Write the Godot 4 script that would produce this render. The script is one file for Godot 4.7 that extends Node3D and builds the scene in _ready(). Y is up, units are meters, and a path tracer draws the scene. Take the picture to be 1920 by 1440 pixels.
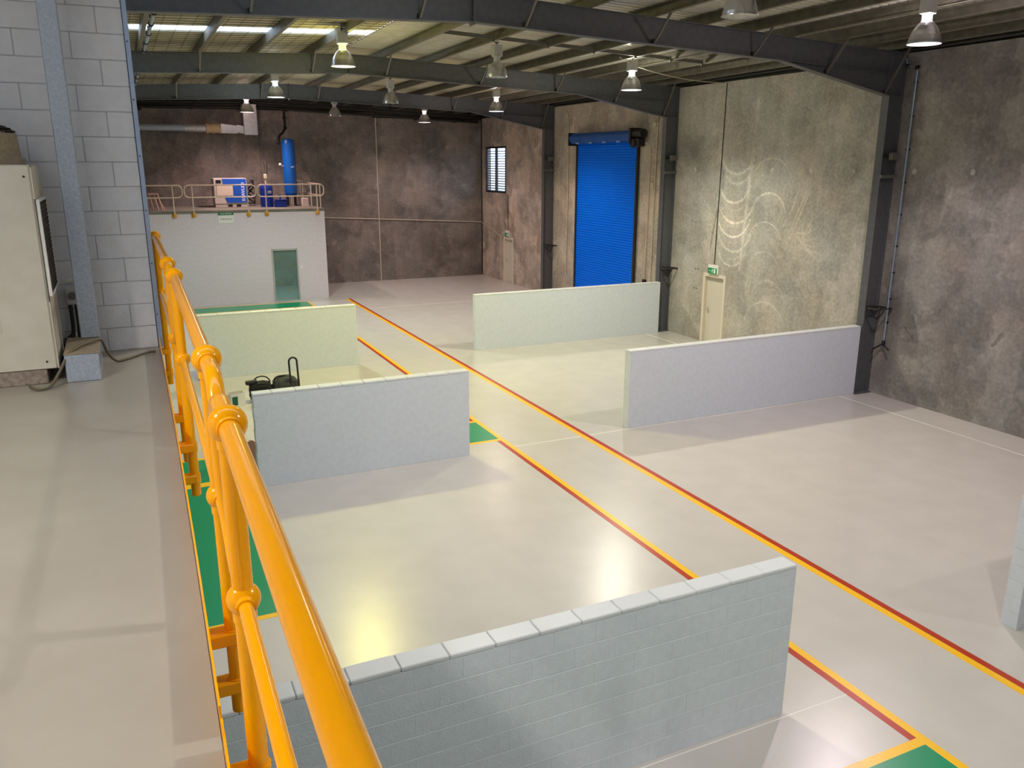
extends Node3D
# A painted warehouse seen from its mezzanine. x runs to the right across the hall, z runs away to negative values, y is up, metres.

const MEZ := 3.7          # top of the mezzanine slab
const WALL_X := 15.9      # inner face of the right wall
const FAR_Z := -37.2      # inner face of the far wall
const RIDGE := 5.7        # x of the ridge
const FRAMES := [-5.5, -13.7, -21.9, -30.0]

var M := {}
var rng := RandomNumberGenerator.new()
var taken := {}

# ------------------------------------------------------------------ entry
func _ready() -> void:
	rng.seed = 7
	var cam := Camera3D.new()
	cam.name = "camera"
	add_child(cam)
	cam.position = Vector3(0, 5.3, 0)
	cam.rotation = Vector3(-0.262796, -0.439836, 0.002295)
	cam.fov = rad_to_deg(2.0 * atan(720.0 / 1540.57))
	cam.near = 0.05
	cam.far = 200.0
	cam.current = true

	var env := Environment.new()
	env.background_mode = Environment.BG_SKY
	var sm := ProceduralSkyMaterial.new()      # an overcast afternoon
	sm.sky_top_color = Color(0.86, 0.93, 1.0)
	sm.sky_horizon_color = Color(0.62, 0.69, 0.80)
	sm.ground_bottom_color = Color(0.30, 0.30, 0.29)
	sm.ground_horizon_color = Color(0.70, 0.74, 0.78)
	sm.sky_curve = 0.2
	sm.sky_energy_multiplier = 2.2
	sm.ground_energy_multiplier = 1.8
	var sky := Sky.new()
	sky.sky_material = sm
	env.sky = sky
	env.tonemap_mode = Environment.TONE_MAPPER_LINEAR
	env.tonemap_exposure = 1.13
	env.sdfgi_enabled = true
	env.ssao_enabled = true
	env.ssil_enabled = true
	var we := WorldEnvironment.new()
	we.name = "world_environment"
	we.environment = env
	add_child(we)

	materials()
	shell()
	roof()
	partitions()
	mezzanine()
	white_room()
	lamps()
	right_wall_fittings()
	far_wall_fittings()
	room_top_equipment()
	mezzanine_equipment()
	floor_clutter()

# ------------------------------------------------------------------ naming
func numbered(called: String) -> String:
	taken[called] = taken.get(called, -1) + 1
	return called if taken[called] == 0 else "%s_%03d" % [called, taken[called]]

func tag(o: Node3D, label := "", category := "", group := "", kind := "") -> Node3D:
	if label: o.set_meta("label", label)
	if category: o.set_meta("category", category)
	if group: o.set_meta("group", group)
	if kind: o.set_meta("kind", kind)
	return o

func thing(called: String, label: String, category: String, at := Vector3.ZERO, turn := 0.0, group := "", kind := "") -> Node3D:
	var o := Node3D.new()
	o.name = numbered(called)
	add_child(o, true)
	o.position = at
	o.rotation.y = turn
	tag(o, label, category, group, kind)
	return o

func obj(called: String, mesh, mat: Material, parent: Node = null, at := Vector3.ZERO) -> MeshInstance3D:
	var o := MeshInstance3D.new()
	o.mesh = mesh.commit() if mesh is SurfaceTool else mesh
	o.material_override = mat
	if parent:
		o.name = called
		parent.add_child(o, true)
	else:
		o.name = numbered(called)
		add_child(o, true)
	o.position = at
	return o

# ------------------------------------------------------------------ shapes
func mb() -> SurfaceTool:
	var st := SurfaceTool.new()
	st.begin(Mesh.PRIMITIVE_TRIANGLES)
	return st

func tri(st: SurfaceTool, a: Vector3, b: Vector3, c: Vector3, na: Vector3, nb = null, nc = null) -> void:
	var n2: Vector3 = na if nb == null else nb
	var n3: Vector3 = na if nc == null else nc
	if (b - a).cross(c - a).dot(na + n2 + n3) > 0.0:
		var t := b
		b = c
		c = t
		var tn := n2
		n2 = n3
		n3 = tn
	st.set_normal(na)
	st.add_vertex(a)
	st.set_normal(n2)
	st.add_vertex(b)
	st.set_normal(n3)
	st.add_vertex(c)

func quad(st: SurfaceTool, a: Vector3, b: Vector3, c: Vector3, d: Vector3, n: Vector3) -> void:
	tri(st, a, b, c, n)
	tri(st, a, c, d, n)

func flat_quad(st: SurfaceTool, a: Vector3, b: Vector3, c: Vector3, d: Vector3, out: Vector3) -> void:
	var n := (c - a).cross(d - b).normalized()
	if n.dot(out) < 0.0: n = -n
	quad(st, a, b, c, d, n)

# a box with chamfered edges, c = chamfer
func bx(st: SurfaceTool, at: Vector3, size: Vector3, c := 0.0, turn := Basis.IDENTITY) -> void:
	var h := size * 0.5
	c = minf(c, minf(h.x, minf(h.y, h.z)) * 0.9)
	var p := func(v: Vector3) -> Vector3: return at + turn * v
	for ax in 3:
		var b := (ax + 1) % 3
		var d := (ax + 2) % 3
		for s in [-1.0, 1.0]:
			var n := Vector3.ZERO
			n[ax] = s
			var q := []
			for k in [[-1, -1], [1, -1], [1, 1], [-1, 1]]:
				var v := Vector3.ZERO
				v[ax] = s * h[ax]
				v[b] = k[0] * (h[b] - c)
				v[d] = k[1] * (h[d] - c)
				q.append(p.call(v))
			quad(st, q[0], q[1], q[2], q[3], turn * n)
	if c <= 0.0: return
	for ax in 3:      # edges along ax
		var b := (ax + 1) % 3
		var d := (ax + 2) % 3
		for s in [-1.0, 1.0]:
			for t in [-1.0, 1.0]:
				var n := Vector3.ZERO
				n[b] = s
				n[d] = t
				var v1 := Vector3.ZERO
				v1[b] = s * h[b]
				v1[d] = t * (h[d] - c)
				var v2 := Vector3.ZERO
				v2[b] = s * (h[b] - c)
				v2[d] = t * h[d]
				var e := Vector3.ZERO
				e[ax] = h[ax] - c
				quad(st, p.call(v1 - e), p.call(v1 + e), p.call(v2 + e), p.call(v2 - e), turn * n.normalized())
	for sx in [-1.0, 1.0]:
		for sy in [-1.0, 1.0]:
			for sz in [-1.0, 1.0]:
				var s := Vector3(sx, sy, sz)
				tri(st, p.call(s * Vector3(h.x, h.y - c, h.z - c)), p.call(s * Vector3(h.x - c, h.y, h.z - c)), p.call(s * Vector3(h.x - c, h.y - c, h.z)), turn * s.normalized())

func box2(st: SurfaceTool, lo: Vector3, hi: Vector3, c := 0.0) -> void:
	bx(st, (lo + hi) * 0.5, (hi - lo).abs(), c)

# a round tube along points, with smooth normals and capped ends
func tube(st: SurfaceTool, pts: Array, r: float, sides := 12, capped := true, radii := []) -> void:
	var rad := radii if radii else range(pts.size()).map(func(_i): return r)
	var rings := []
	var up := Vector3(0.13, 0.97, 0.21).normalized()
	var last_u := Vector3.ZERO
	for i in pts.size():
		var t: Vector3 = (pts[mini(i + 1, pts.size() - 1)] - pts[maxi(i - 1, 0)]).normalized()
		var u: Vector3 = (up - t * up.dot(t)) if i == 0 else (last_u - t * last_u.dot(t))
		if u.length() < 0.05:
			u = Vector3(1, 0, 0.1) - t * Vector3(1, 0, 0.1).dot(t)
		u = u.normalized()
		last_u = u
		var v := t.cross(u)
		var ring := []
		for k in sides:
			var a := TAU * k / sides
			ring.append(u * cos(a) + v * sin(a))
		rings.append(ring)
	for i in pts.size() - 1:
		for k in sides:
			var k2 := (k + 1) % sides
			var n1: Vector3 = rings[i][k]
			var n2: Vector3 = rings[i][k2]
			var n3: Vector3 = rings[i + 1][k2]
			var n4: Vector3 = rings[i + 1][k]
			tri(st, pts[i] + n1 * rad[i], pts[i] + n2 * rad[i], pts[i + 1] + n3 * rad[i + 1], n1, n2, n3)
			tri(st, pts[i] + n1 * rad[i], pts[i + 1] + n3 * rad[i + 1], pts[i + 1] + n4 * rad[i + 1], n1, n3, n4)
	if capped:
		for e in [0, pts.size() - 1]:
			var o: Vector3 = pts[e]
			var n: Vector3 = (pts[0] - pts[1]).normalized() if e == 0 else (pts[e] - pts[e - 1]).normalized()
			for k in sides:
				tri(st, o, o + rings[e][k] * rad[e], o + rings[e][(k + 1) % sides] * rad[e], n)

# a lathed profile [radius, height] about the y axis at a place
func lathe(st: SurfaceTool, prof: Array, at := Vector3.ZERO, sides := 24, turn := Basis.IDENTITY) -> void:
	for i in prof.size() - 1:
		var a: Vector2 = prof[i]
		var b: Vector2 = prof[i + 1]
		if a.distance_to(b) < 1e-6: continue
		var nn := Vector2(b.y - a.y, -(b.x - a.x)).normalized()
		for k in sides:
			var t0 := TAU * k / sides
			var t1 := TAU * (k + 1) / sides
			var d0 := Vector3(cos(t0), 0, sin(t0))
			var d1 := Vector3(cos(t1), 0, sin(t1))
			var n0 := turn * (d0 * nn.x + Vector3.UP * nn.y)
			var n1 := turn * (d1 * nn.x + Vector3.UP * nn.y)
			var p := [at + turn * (d0 * a.x + Vector3.UP * a.y), at + turn * (d1 * a.x + Vector3.UP * a.y), at + turn * (d1 * b.x + Vector3.UP * b.y), at + turn * (d0 * b.x + Vector3.UP * b.y)]
			if a.x > 1e-5: tri(st, p[0], p[1], p[2], n0, n1, n1)
			if b.x > 1e-5: tri(st, p[0], p[2], p[3], n0, n1, n0)

func sphere(st: SurfaceTool, at: Vector3, r: float, sides := 20, squash := 1.0) -> void:
	var rows := sides / 2
	for i in rows:
		for k in sides:
			var q := []
			for e in [[i, k], [i, k + 1], [i + 1, k + 1], [i + 1, k]]:
				var th: float = PI * e[0] / rows
				var ph: float = TAU * e[1] / sides
				q.append(Vector3(sin(th) * cos(ph), cos(th), sin(th) * sin(ph)))
			var s := Vector3(r, r * squash, r)
			if i > 0: tri(st, at + q[0] * s, at + q[1] * s, at + q[2] * s, q[0], q[1], q[2])
			if i < rows - 1: tri(st, at + q[0] * s, at + q[2] * s, at + q[3] * s, q[0], q[2], q[3])

# a polygon (2-D, in the plane of axes ax, ay) given depth along the third axis between two planes; dy lifts the far end
func prism(st: SurfaceTool, poly: Array, axis: int, w0: float, w1: float, dy := 0.0) -> void:
	var put := func(p: Vector2, w: float, lift: float) -> Vector3:
		match axis:
			0: return Vector3(w, p.y + lift, p.x)
			1: return Vector3(p.x, w, p.y)
			_: return Vector3(p.x, p.y + lift, w)
	var pk := PackedVector2Array(poly)
	var cw := Geometry2D.is_polygon_clockwise(pk)
	var nw := Vector3.ZERO
	nw[axis] = signf(w1 - w0)
	var idx := Geometry2D.triangulate_polygon(pk)
	for i in range(0, idx.size(), 3):
		tri(st, put.call(poly[idx[i]], w0, 0.0), put.call(poly[idx[i + 1]], w0, 0.0), put.call(poly[idx[i + 2]], w0, 0.0), -nw)
		tri(st, put.call(poly[idx[i]], w1, dy), put.call(poly[idx[i + 1]], w1, dy), put.call(poly[idx[i + 2]], w1, dy), nw)
	for i in poly.size():
		var a: Vector2 = poly[i]
		var b: Vector2 = poly[(i + 1) % poly.size()]
		var n2 := Vector2(b.y - a.y, a.x - b.x).normalized()
		if cw: n2 = -n2
		var n3: Vector3 = put.call(n2, 0.0, 0.0)
		n3[axis] = 0.0
		if axis == 1: n3 = Vector3(n2.x, 0, n2.y)
		quad(st, put.call(a, w0, 0.0), put.call(b, w0, 0.0), put.call(b, w1, dy), put.call(a, w1, dy), n3)

# a band between a lower and an upper line, given as [x, low, high], with thickness in z
func band(st: SurfaceTool, pts: Array, z0: float, z1: float) -> void:
	for i in pts.size() - 1:
		prism(st, [Vector2(pts[i][0], pts[i][1]), Vector2(pts[i + 1][0], pts[i + 1][1]), Vector2(pts[i + 1][0], pts[i + 1][2]), Vector2(pts[i][0], pts[i][2])], 2, z0, z1)

func arc_corner(c: Vector3, from: Vector3, to: Vector3, n := 7) -> Array:
	# quarter arc about c from c+from to c+to
	var out := []
	for i in n + 1:
		var a := PI * 0.5 * i / n
		out.append(c + from * cos(a) + to * sin(a))
	return out

# ------------------------------------------------------------------ materials
func srgb(r: float, g: float, b: float) -> Color:
	return Color(r / 255.0, g / 255.0, b / 255.0)

func plain(c: Color, rough := 0.6, metal := 0.0) -> StandardMaterial3D:
	var m := StandardMaterial3D.new()
	m.albedo_color = c
	m.roughness = rough
	m.metallic = metal
	return m

func noise(seed_: int, freq: float, oct := 4, kind := FastNoiseLite.TYPE_SIMPLEX_SMOOTH) -> FastNoiseLite:
	var n := FastNoiseLite.new()
	n.seed = seed_
	n.noise_type = kind
	n.frequency = freq
	n.fractal_octaves = oct
	return n

func noise_tex(seed_: int, freq: float, lo: Color, hi: Color, size := 512, oct := 4) -> NoiseTexture2D:
	var t := NoiseTexture2D.new()
	t.width = size
	t.height = size
	t.seamless = true
	t.noise = noise(seed_, freq, oct)
	var g := Gradient.new()
	g.set_color(0, lo)
	g.set_color(1, hi)
	t.color_ramp = g
	return t

func bump_tex(seed_: int, freq: float, strength: float, size := 512, oct := 3) -> NoiseTexture2D:
	var t := NoiseTexture2D.new()
	t.width = size
	t.height = size
	t.seamless = true
	t.as_normal_map = true
	t.bump_strength = strength
	t.noise = noise(seed_, freq, oct)
	return t

func tri_map(m: StandardMaterial3D, per_metre: float) -> StandardMaterial3D:
	m.uv1_triplanar = true
	m.uv1_world_triplanar = true
	m.uv1_scale = Vector3.ONE * per_metre
	return m

func materials() -> void:
	# grey epoxy floor paint: glossy, slightly uneven
	var fl := plain(Color.WHITE, 0.27)
	fl.albedo_texture = noise_tex(3, 0.006, srgb(193, 188, 183), srgb(200, 195, 190), 512, 5)
	fl.normal_enabled = true
	fl.normal_texture = bump_tex(6, 0.25, 2.0)
	fl.normal_scale = 0.02
	M.floor = tri_map(fl, 0.35)
	var mf: StandardMaterial3D = fl.duplicate()
	mf.albedo_texture = noise_tex(4, 0.006, srgb(161, 153, 141), srgb(169, 162, 150), 512, 5)
	M.mezz_floor = tri_map(mf, 0.35)
	M.joint = plain(srgb(226, 222, 214), 0.4)
	M.yellow_line = plain(srgb(246, 190, 20), 0.3)
	M.red_line = plain(srgb(176, 52, 14), 0.3)
	M.green = plain(srgb(2, 140, 96), 0.3)
	# painted blockwork
	var pb := plain(Color.WHITE, 0.55)
	pb.albedo_texture = noise_tex(11, 0.02, srgb(206, 213, 222), srgb(214, 221, 230), 256, 4)
	pb.normal_enabled = true
	pb.normal_texture = bump_tex(12, 0.09, 3.0, 256)
	pb.normal_scale = 0.22
	M.block = tri_map(pb, 1.3)
	M.cap = plain(srgb(212, 215, 218), 0.5)
	M.grout = plain(srgb(206, 212, 220), 0.6)
	var mw: StandardMaterial3D = pb.duplicate()
	mw.albedo_texture = noise_tex(13, 0.02, srgb(208, 209, 214), srgb(217, 218, 223), 256, 4)
	M.mezz_block = tri_map(mw, 1.3)
	M.mezz_grout = plain(srgb(165, 168, 173), 0.8)
	# steel
	M.frame = plain(srgb(92, 93, 97), 0.5)
	M.frame.albedo_texture = noise_tex(21, 0.03, Color(0.88, 0.88, 0.88), Color.WHITE, 256)
	tri_map(M.frame, 0.8)
	M.brace = plain(srgb(112, 110, 104), 0.5, 0.3)
	M.purlin = plain(Color.WHITE, 0.5, 0.35)
	M.purlin.albedo_texture = noise_tex(22, 0.02, srgb(98, 94, 82), srgb(124, 119, 106), 256, 5)
	tri_map(M.purlin, 0.7)
	M.galv = plain(Color.WHITE, 0.45, 0.15)
	M.galv.albedo_texture = noise_tex(23, 0.06, srgb(146, 157, 173), srgb(176, 185, 198), 256, 5)
	tri_map(M.galv, 2.0)
	M.zinc = plain(srgb(150, 165, 190), 0.35, 0.6)
	M.roof = plain(Color.WHITE, 0.6, 0.1)
	M.roof.albedo_texture = noise_tex(24, 0.012, srgb(172, 164, 140), srgb(202, 192, 168), 512, 5)
	tri_map(M.roof, 0.25)
	M.roof_bare = plain(Color.WHITE, 0.4, 0.1)
	M.roof_bare.albedo_texture = noise_tex(25, 0.012, srgb(184, 180, 168), srgb(210, 206, 194), 512, 5)
	tri_map(M.roof_bare, 0.25)
	M.wire = plain(srgb(70, 64, 52), 0.6, 0.3)
	var sk := plain(Color(0.92, 0.96, 1.0, 0.3), 0.8)
	sk.transparency = BaseMaterial3D.TRANSPARENCY_ALPHA
	M.skylight = sk
	M.cladding = plain(srgb(60, 60, 58), 0.8)
	M.black = plain(srgb(20, 20, 21), 0.5)
	M.rubber = plain(srgb(26, 27, 24), 0.6)
	M.dark_metal = plain(srgb(52, 50, 48), 0.5, 0.3)
	# hand rails
	M.rail = plain(srgb(255, 171, 0), 0.17)
	M.rail.metallic_specular = 0.4
	M.cream_rail = plain(srgb(206, 188, 170), 0.35)
	M.clamp_yellow = plain(srgb(206, 150, 40), 0.4)
	# concrete panels; each has its own stains
	M.conc_side = plain(srgb(136, 130, 118), 0.85)
	M.conc_side.albedo_texture = noise_tex(31, 0.01, Color(0.82, 0.82, 0.82), Color.WHITE, 256, 5)
	tri_map(M.conc_side, 0.4)
	# lamps
	M.spun = plain(srgb(196, 198, 204), 0.28, 0.85)
	M.driver = plain(srgb(196, 196, 196), 0.5)
	M.bulb_off = plain(srgb(160, 156, 146), 0.3)
	# other
	M.white = plain(srgb(226, 224, 218), 0.45)
	M.door = plain(srgb(206, 198, 184), 0.5)
	M.door_frame = plain(srgb(216, 206, 188), 0.45)
	M.roller = plain(srgb(0, 112, 238), 0.5)
	M.roller.metallic_specular = 0.25
	M.roller_drum = plain(srgb(14, 76, 150), 0.45)
	M.conduit = plain(srgb(196, 184, 164), 0.5)
	M.exit_green = plain(srgb(6, 126, 78), 0.4)
	M.exit_green.emission_enabled = true
	M.exit_green.emission = srgb(6, 150, 86)
	M.exit_green.emission_energy_multiplier = 0.08
	M.alu = plain(srgb(190, 192, 190), 0.35, 0.7)
	M.blue = plain(srgb(8, 84, 168), 0.35)
	M.blue_dark = plain(srgb(10, 44, 140), 0.4)
	M.comp_blue = plain(srgb(24, 84, 190), 0.4)
	M.comp_grey = plain(srgb(198, 186, 184), 0.5)
	M.comp_pale = plain(srgb(212, 198, 180), 0.5)
	M.beige = plain(Color.WHITE, 0.5)
	M.beige.albedo_texture = noise_tex(41, 0.015, srgb(196, 190, 174), srgb(206, 200, 186), 256, 5)
	tri_map(M.beige, 1.0)
	M.cowl = plain(Color.WHITE, 0.6)
	M.cowl.albedo_texture = noise_tex(42, 0.03, srgb(134, 120, 98), srgb(166, 152, 128), 256, 5)
	tri_map(M.cowl, 3.0)
	M.concrete_pad = plain(Color.WHITE, 0.9)
	M.concrete_pad.albedo_texture = noise_tex(43, 0.04, srgb(120, 106, 96), srgb(166, 152, 140), 256, 5)
	tri_map(M.concrete_pad, 2.0)
	M.grille = plain(srgb(44, 34, 22), 0.8)
	M.duct = plain(Color.WHITE, 0.4, 0.5)
	M.duct.albedo_texture = noise_tex(44, 0.03, srgb(176, 174, 180), srgb(206, 204, 208), 256)
	tri_map(M.duct, 1.0)
	M.duct_tan = plain(srgb(190, 164, 130), 0.6)
	M.card = plain(srgb(204, 166, 118), 0.8)
	M.bag = plain(Color.WHITE, 0.85)
	M.bag.albedo_texture = noise_tex(45, 0.06, srgb(14, 14, 15), srgb(34, 34, 36), 128)
	tri_map(M.bag, 6.0)
	M.grey_bag = plain(Color.WHITE, 0.75)
	M.grey_bag.albedo_texture = noise_tex(46, 0.06, srgb(44, 46, 44), srgb(78, 80, 76), 128)
	tri_map(M.grey_bag, 6.0)

# stained concrete of a wall panel w by h metres. arcs: [centre x, centre y, radius, a0, a1, width, strength]; spots: [x, y, r, tone]
func concrete(seed_: int, w: float, h: float, per_m: float, tone: Vector3, arcs := [], spots := [], streaks := [], amp := 1.0) -> StandardMaterial3D:
	var pw := int(w * per_m)
	var ph := int(h * per_m)
	var big := noise(seed_, 0.35, 3)
	var mid := noise(seed_ + 1, 1.3, 4)
	var fine := noise(seed_ + 2, 9.0, 3)
	var vert := noise(seed_ + 3, 1.0, 3)
	var hue := noise(seed_ + 4, 0.5, 2)
	var patch := noise(seed_ + 5, 0.55, 4)
	var scuff := noise(seed_ + 6, 2.2, 3)
	var f := PackedFloat32Array()
	f.resize(pw * ph)
	f.fill(0.0)
	var dab := func(x: float, y: float, r: float, s: float) -> void:
		var r1 := maxf(r * per_m, 0.7)
		for j in range(maxi(0, int(y * per_m - r1 * 2)), mini(ph, int(y * per_m + r1 * 2) + 1)):
			for i in range(maxi(0, int(x * per_m - r1 * 2)), mini(pw, int(x * per_m + r1 * 2) + 1)):
				var d := Vector2(i - x * per_m, j - y * per_m).length() / r1
				if d < 2.0:
					var v: float = s * exp(-d * d)
					var k := j * pw + i
					if absf(v) > absf(f[k]): f[k] = v
	for a in arcs:
		var len: float = absf(a[4] - a[3]) * a[2]
		var n := int(len * per_m / 1.5) + 2
		for i in n:
			var t: float = lerpf(a[3], a[4], float(i) / (n - 1))
			var rough: float = fine.get_noise_2d(a[0] * 7.0 + i * 0.12, a[1] * 3.0)
			var fade: float = sin(PI * clampf(float(i) / (n - 1), 0.04, 0.96))
			dab.call(a[0] + cos(t) * a[2] + rough * 0.02, a[1] + sin(t) * a[2], a[5] * (0.7 + 0.5 * rough), a[6] * (0.45 + 0.55 * fade) * (0.85 + 0.6 * rough))
	for s in streaks:
		var n := int(Vector2(s[2] - s[0], s[3] - s[1]).length() * per_m / 1.5) + 2
		for i in n:
			var t := float(i) / (n - 1)
			var rough: float = fine.get_noise_2d(s[0] * 5.0 + i * 0.15, s[1] * 3.0)
			dab.call(lerpf(s[0], s[2], t) + rough * 0.03, lerpf(s[1], s[3], t), s[4], s[5] * (0.8 + 0.8 * rough))
	for s in spots:
		dab.call(s[0], s[1], s[2], s[3])
	var data := PackedByteArray()
	data.resize(pw * ph * 3)
	for j in ph:
		var y := j / per_m
		for i in pw:
			var x := i / per_m
			var m := mid.get_noise_2d(x, y)
			var b := big.get_noise_2d(x + m * 0.5, y + m * 0.4)
			var v := 1.0 + amp * (0.08 * b + 0.09 * m) + 0.10 * fine.get_noise_2d(x, y) + 0.04 * vert.get_noise_2d(x * 4.0, y * 0.45)
			var p := patch.get_noise_2d(x + m * 0.35, y * 0.8 + b * 0.4)
			v += amp * (0.075 * (smoothstep(0.02, 0.16, p) - 0.4) + 0.06 * (smoothstep(-0.30, -0.22, p) - 0.8))
			v += amp * 0.05 * smoothstep(0.25, 0.4, scuff.get_noise_2d(x, y * 1.2))
			var u := hue.get_noise_2d(x, y) * 0.025
			var k := j * pw + i
			v *= 1.0 + f[k]
			data[k * 3] = clampi(int(tone.x * v * (1.0 + u)), 0, 255)
			data[k * 3 + 1] = clampi(int(tone.y * v), 0, 255)
			data[k * 3 + 2] = clampi(int(tone.z * v * (1.0 - u)), 0, 255)
	var im := Image.create_from_data(pw, ph, false, Image.FORMAT_RGB8, data)
	im.generate_mipmaps()
	var mat := plain(Color.WHITE, 0.82)
	mat.albedo_texture = ImageTexture.create_from_image(im)
	return mat

# a wall slab cut by rectangular openings. along = 0: the slab runs in x (face looks to +z); along = 2: it runs in z (face looks to -x)
func slab(st: SurfaceTool, along: int, face: float, thick: float, a0: float, a1: float, y0: float, y1: float, holes := []) -> void:
	var ca := [a0, a1]
	var cy := [y0, y1]
	for h in holes:
		ca.append_array([h[0], h[1]])
		cy.append_array([h[2], h[3]])
	ca.sort()
	cy.sort()
	var at := func(a: float, y: float, back: float) -> Vector3:
		return Vector3(a, y, face - back) if along == 0 else Vector3(face + back, y, a)
	var inside := func(a: float, y: float) -> bool:
		if a < a0 or a > a1 or y < y0 or y > y1: return false
		for h in holes:
			if a > h[0] and a < h[1] and y > h[2] and y < h[3]: return false
		return true
	var front := Vector3(0, 0, 1) if along == 0 else Vector3(-1, 0, 0)
	var side := Vector3(1, 0, 0) if along == 0 else Vector3(0, 0, 1)
	for i in ca.size() - 1:
		for j in cy.size() - 1:
			var la: float = ca[i]
			var ha: float = ca[i + 1]
			var ly: float = cy[j]
			var hy: float = cy[j + 1]
			if ha - la < 1e-5 or hy - ly < 1e-5 or not inside.call((la + ha) / 2, (ly + hy) / 2): continue
			for s in [0.0, thick]:
				var q := [[la, ly], [ha, ly], [ha, hy], [la, hy]]
				var n := front if s == 0.0 else -front
				var order := [0, 1, 2, 0, 2, 3]
				var pts := []
				for e in q: pts.append(at.call(e[0], e[1], s))
				if (pts[1] - pts[0]).cross(pts[2] - pts[0]).dot(n) > 0.0: order = [0, 2, 1, 0, 3, 2]
				for o in order:
					st.set_normal(n)
					st.set_uv(Vector2((q[o][0] - a0) / (a1 - a0), (y1 - q[o][1]) / (y1 - y0)))
					st.add_vertex(pts[o])
			st.set_uv(Vector2(0.01, 0.01))
			var eps := 0.001
			if not inside.call(la - eps, (ly + hy) / 2): quad(st, at.call(la, ly, 0), at.call(la, hy, 0), at.call(la, hy, thick), at.call(la, ly, thick), -side)
			if not inside.call(ha + eps, (ly + hy) / 2): quad(st, at.call(ha, ly, 0), at.call(ha, hy, 0), at.call(ha, hy, thick), at.call(ha, ly, thick), side)
			if not inside.call((la + ha) / 2, ly - eps): quad(st, at.call(la, ly, 0), at.call(ha, ly, 0), at.call(ha, ly, thick), at.call(la, ly, thick), Vector3.DOWN)
			if not inside.call((la + ha) / 2, hy + eps): quad(st, at.call(la, hy, 0), at.call(ha, hy, 0), at.call(ha, hy, thick), at.call(la, hy, thick), Vector3.UP)

# ------------------------------------------------------------------ shell
func drop(z: float) -> float:
	return 0.0098 * (z + 13.7)

func rafter_low(x: float, z: float) -> float:
	return 7.57 - 0.04 * absf(x - RIDGE) + drop(z)

func sheet_y(x: float, z: float) -> float:
	return rafter_low(x, z) + 0.46 + 0.2

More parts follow.
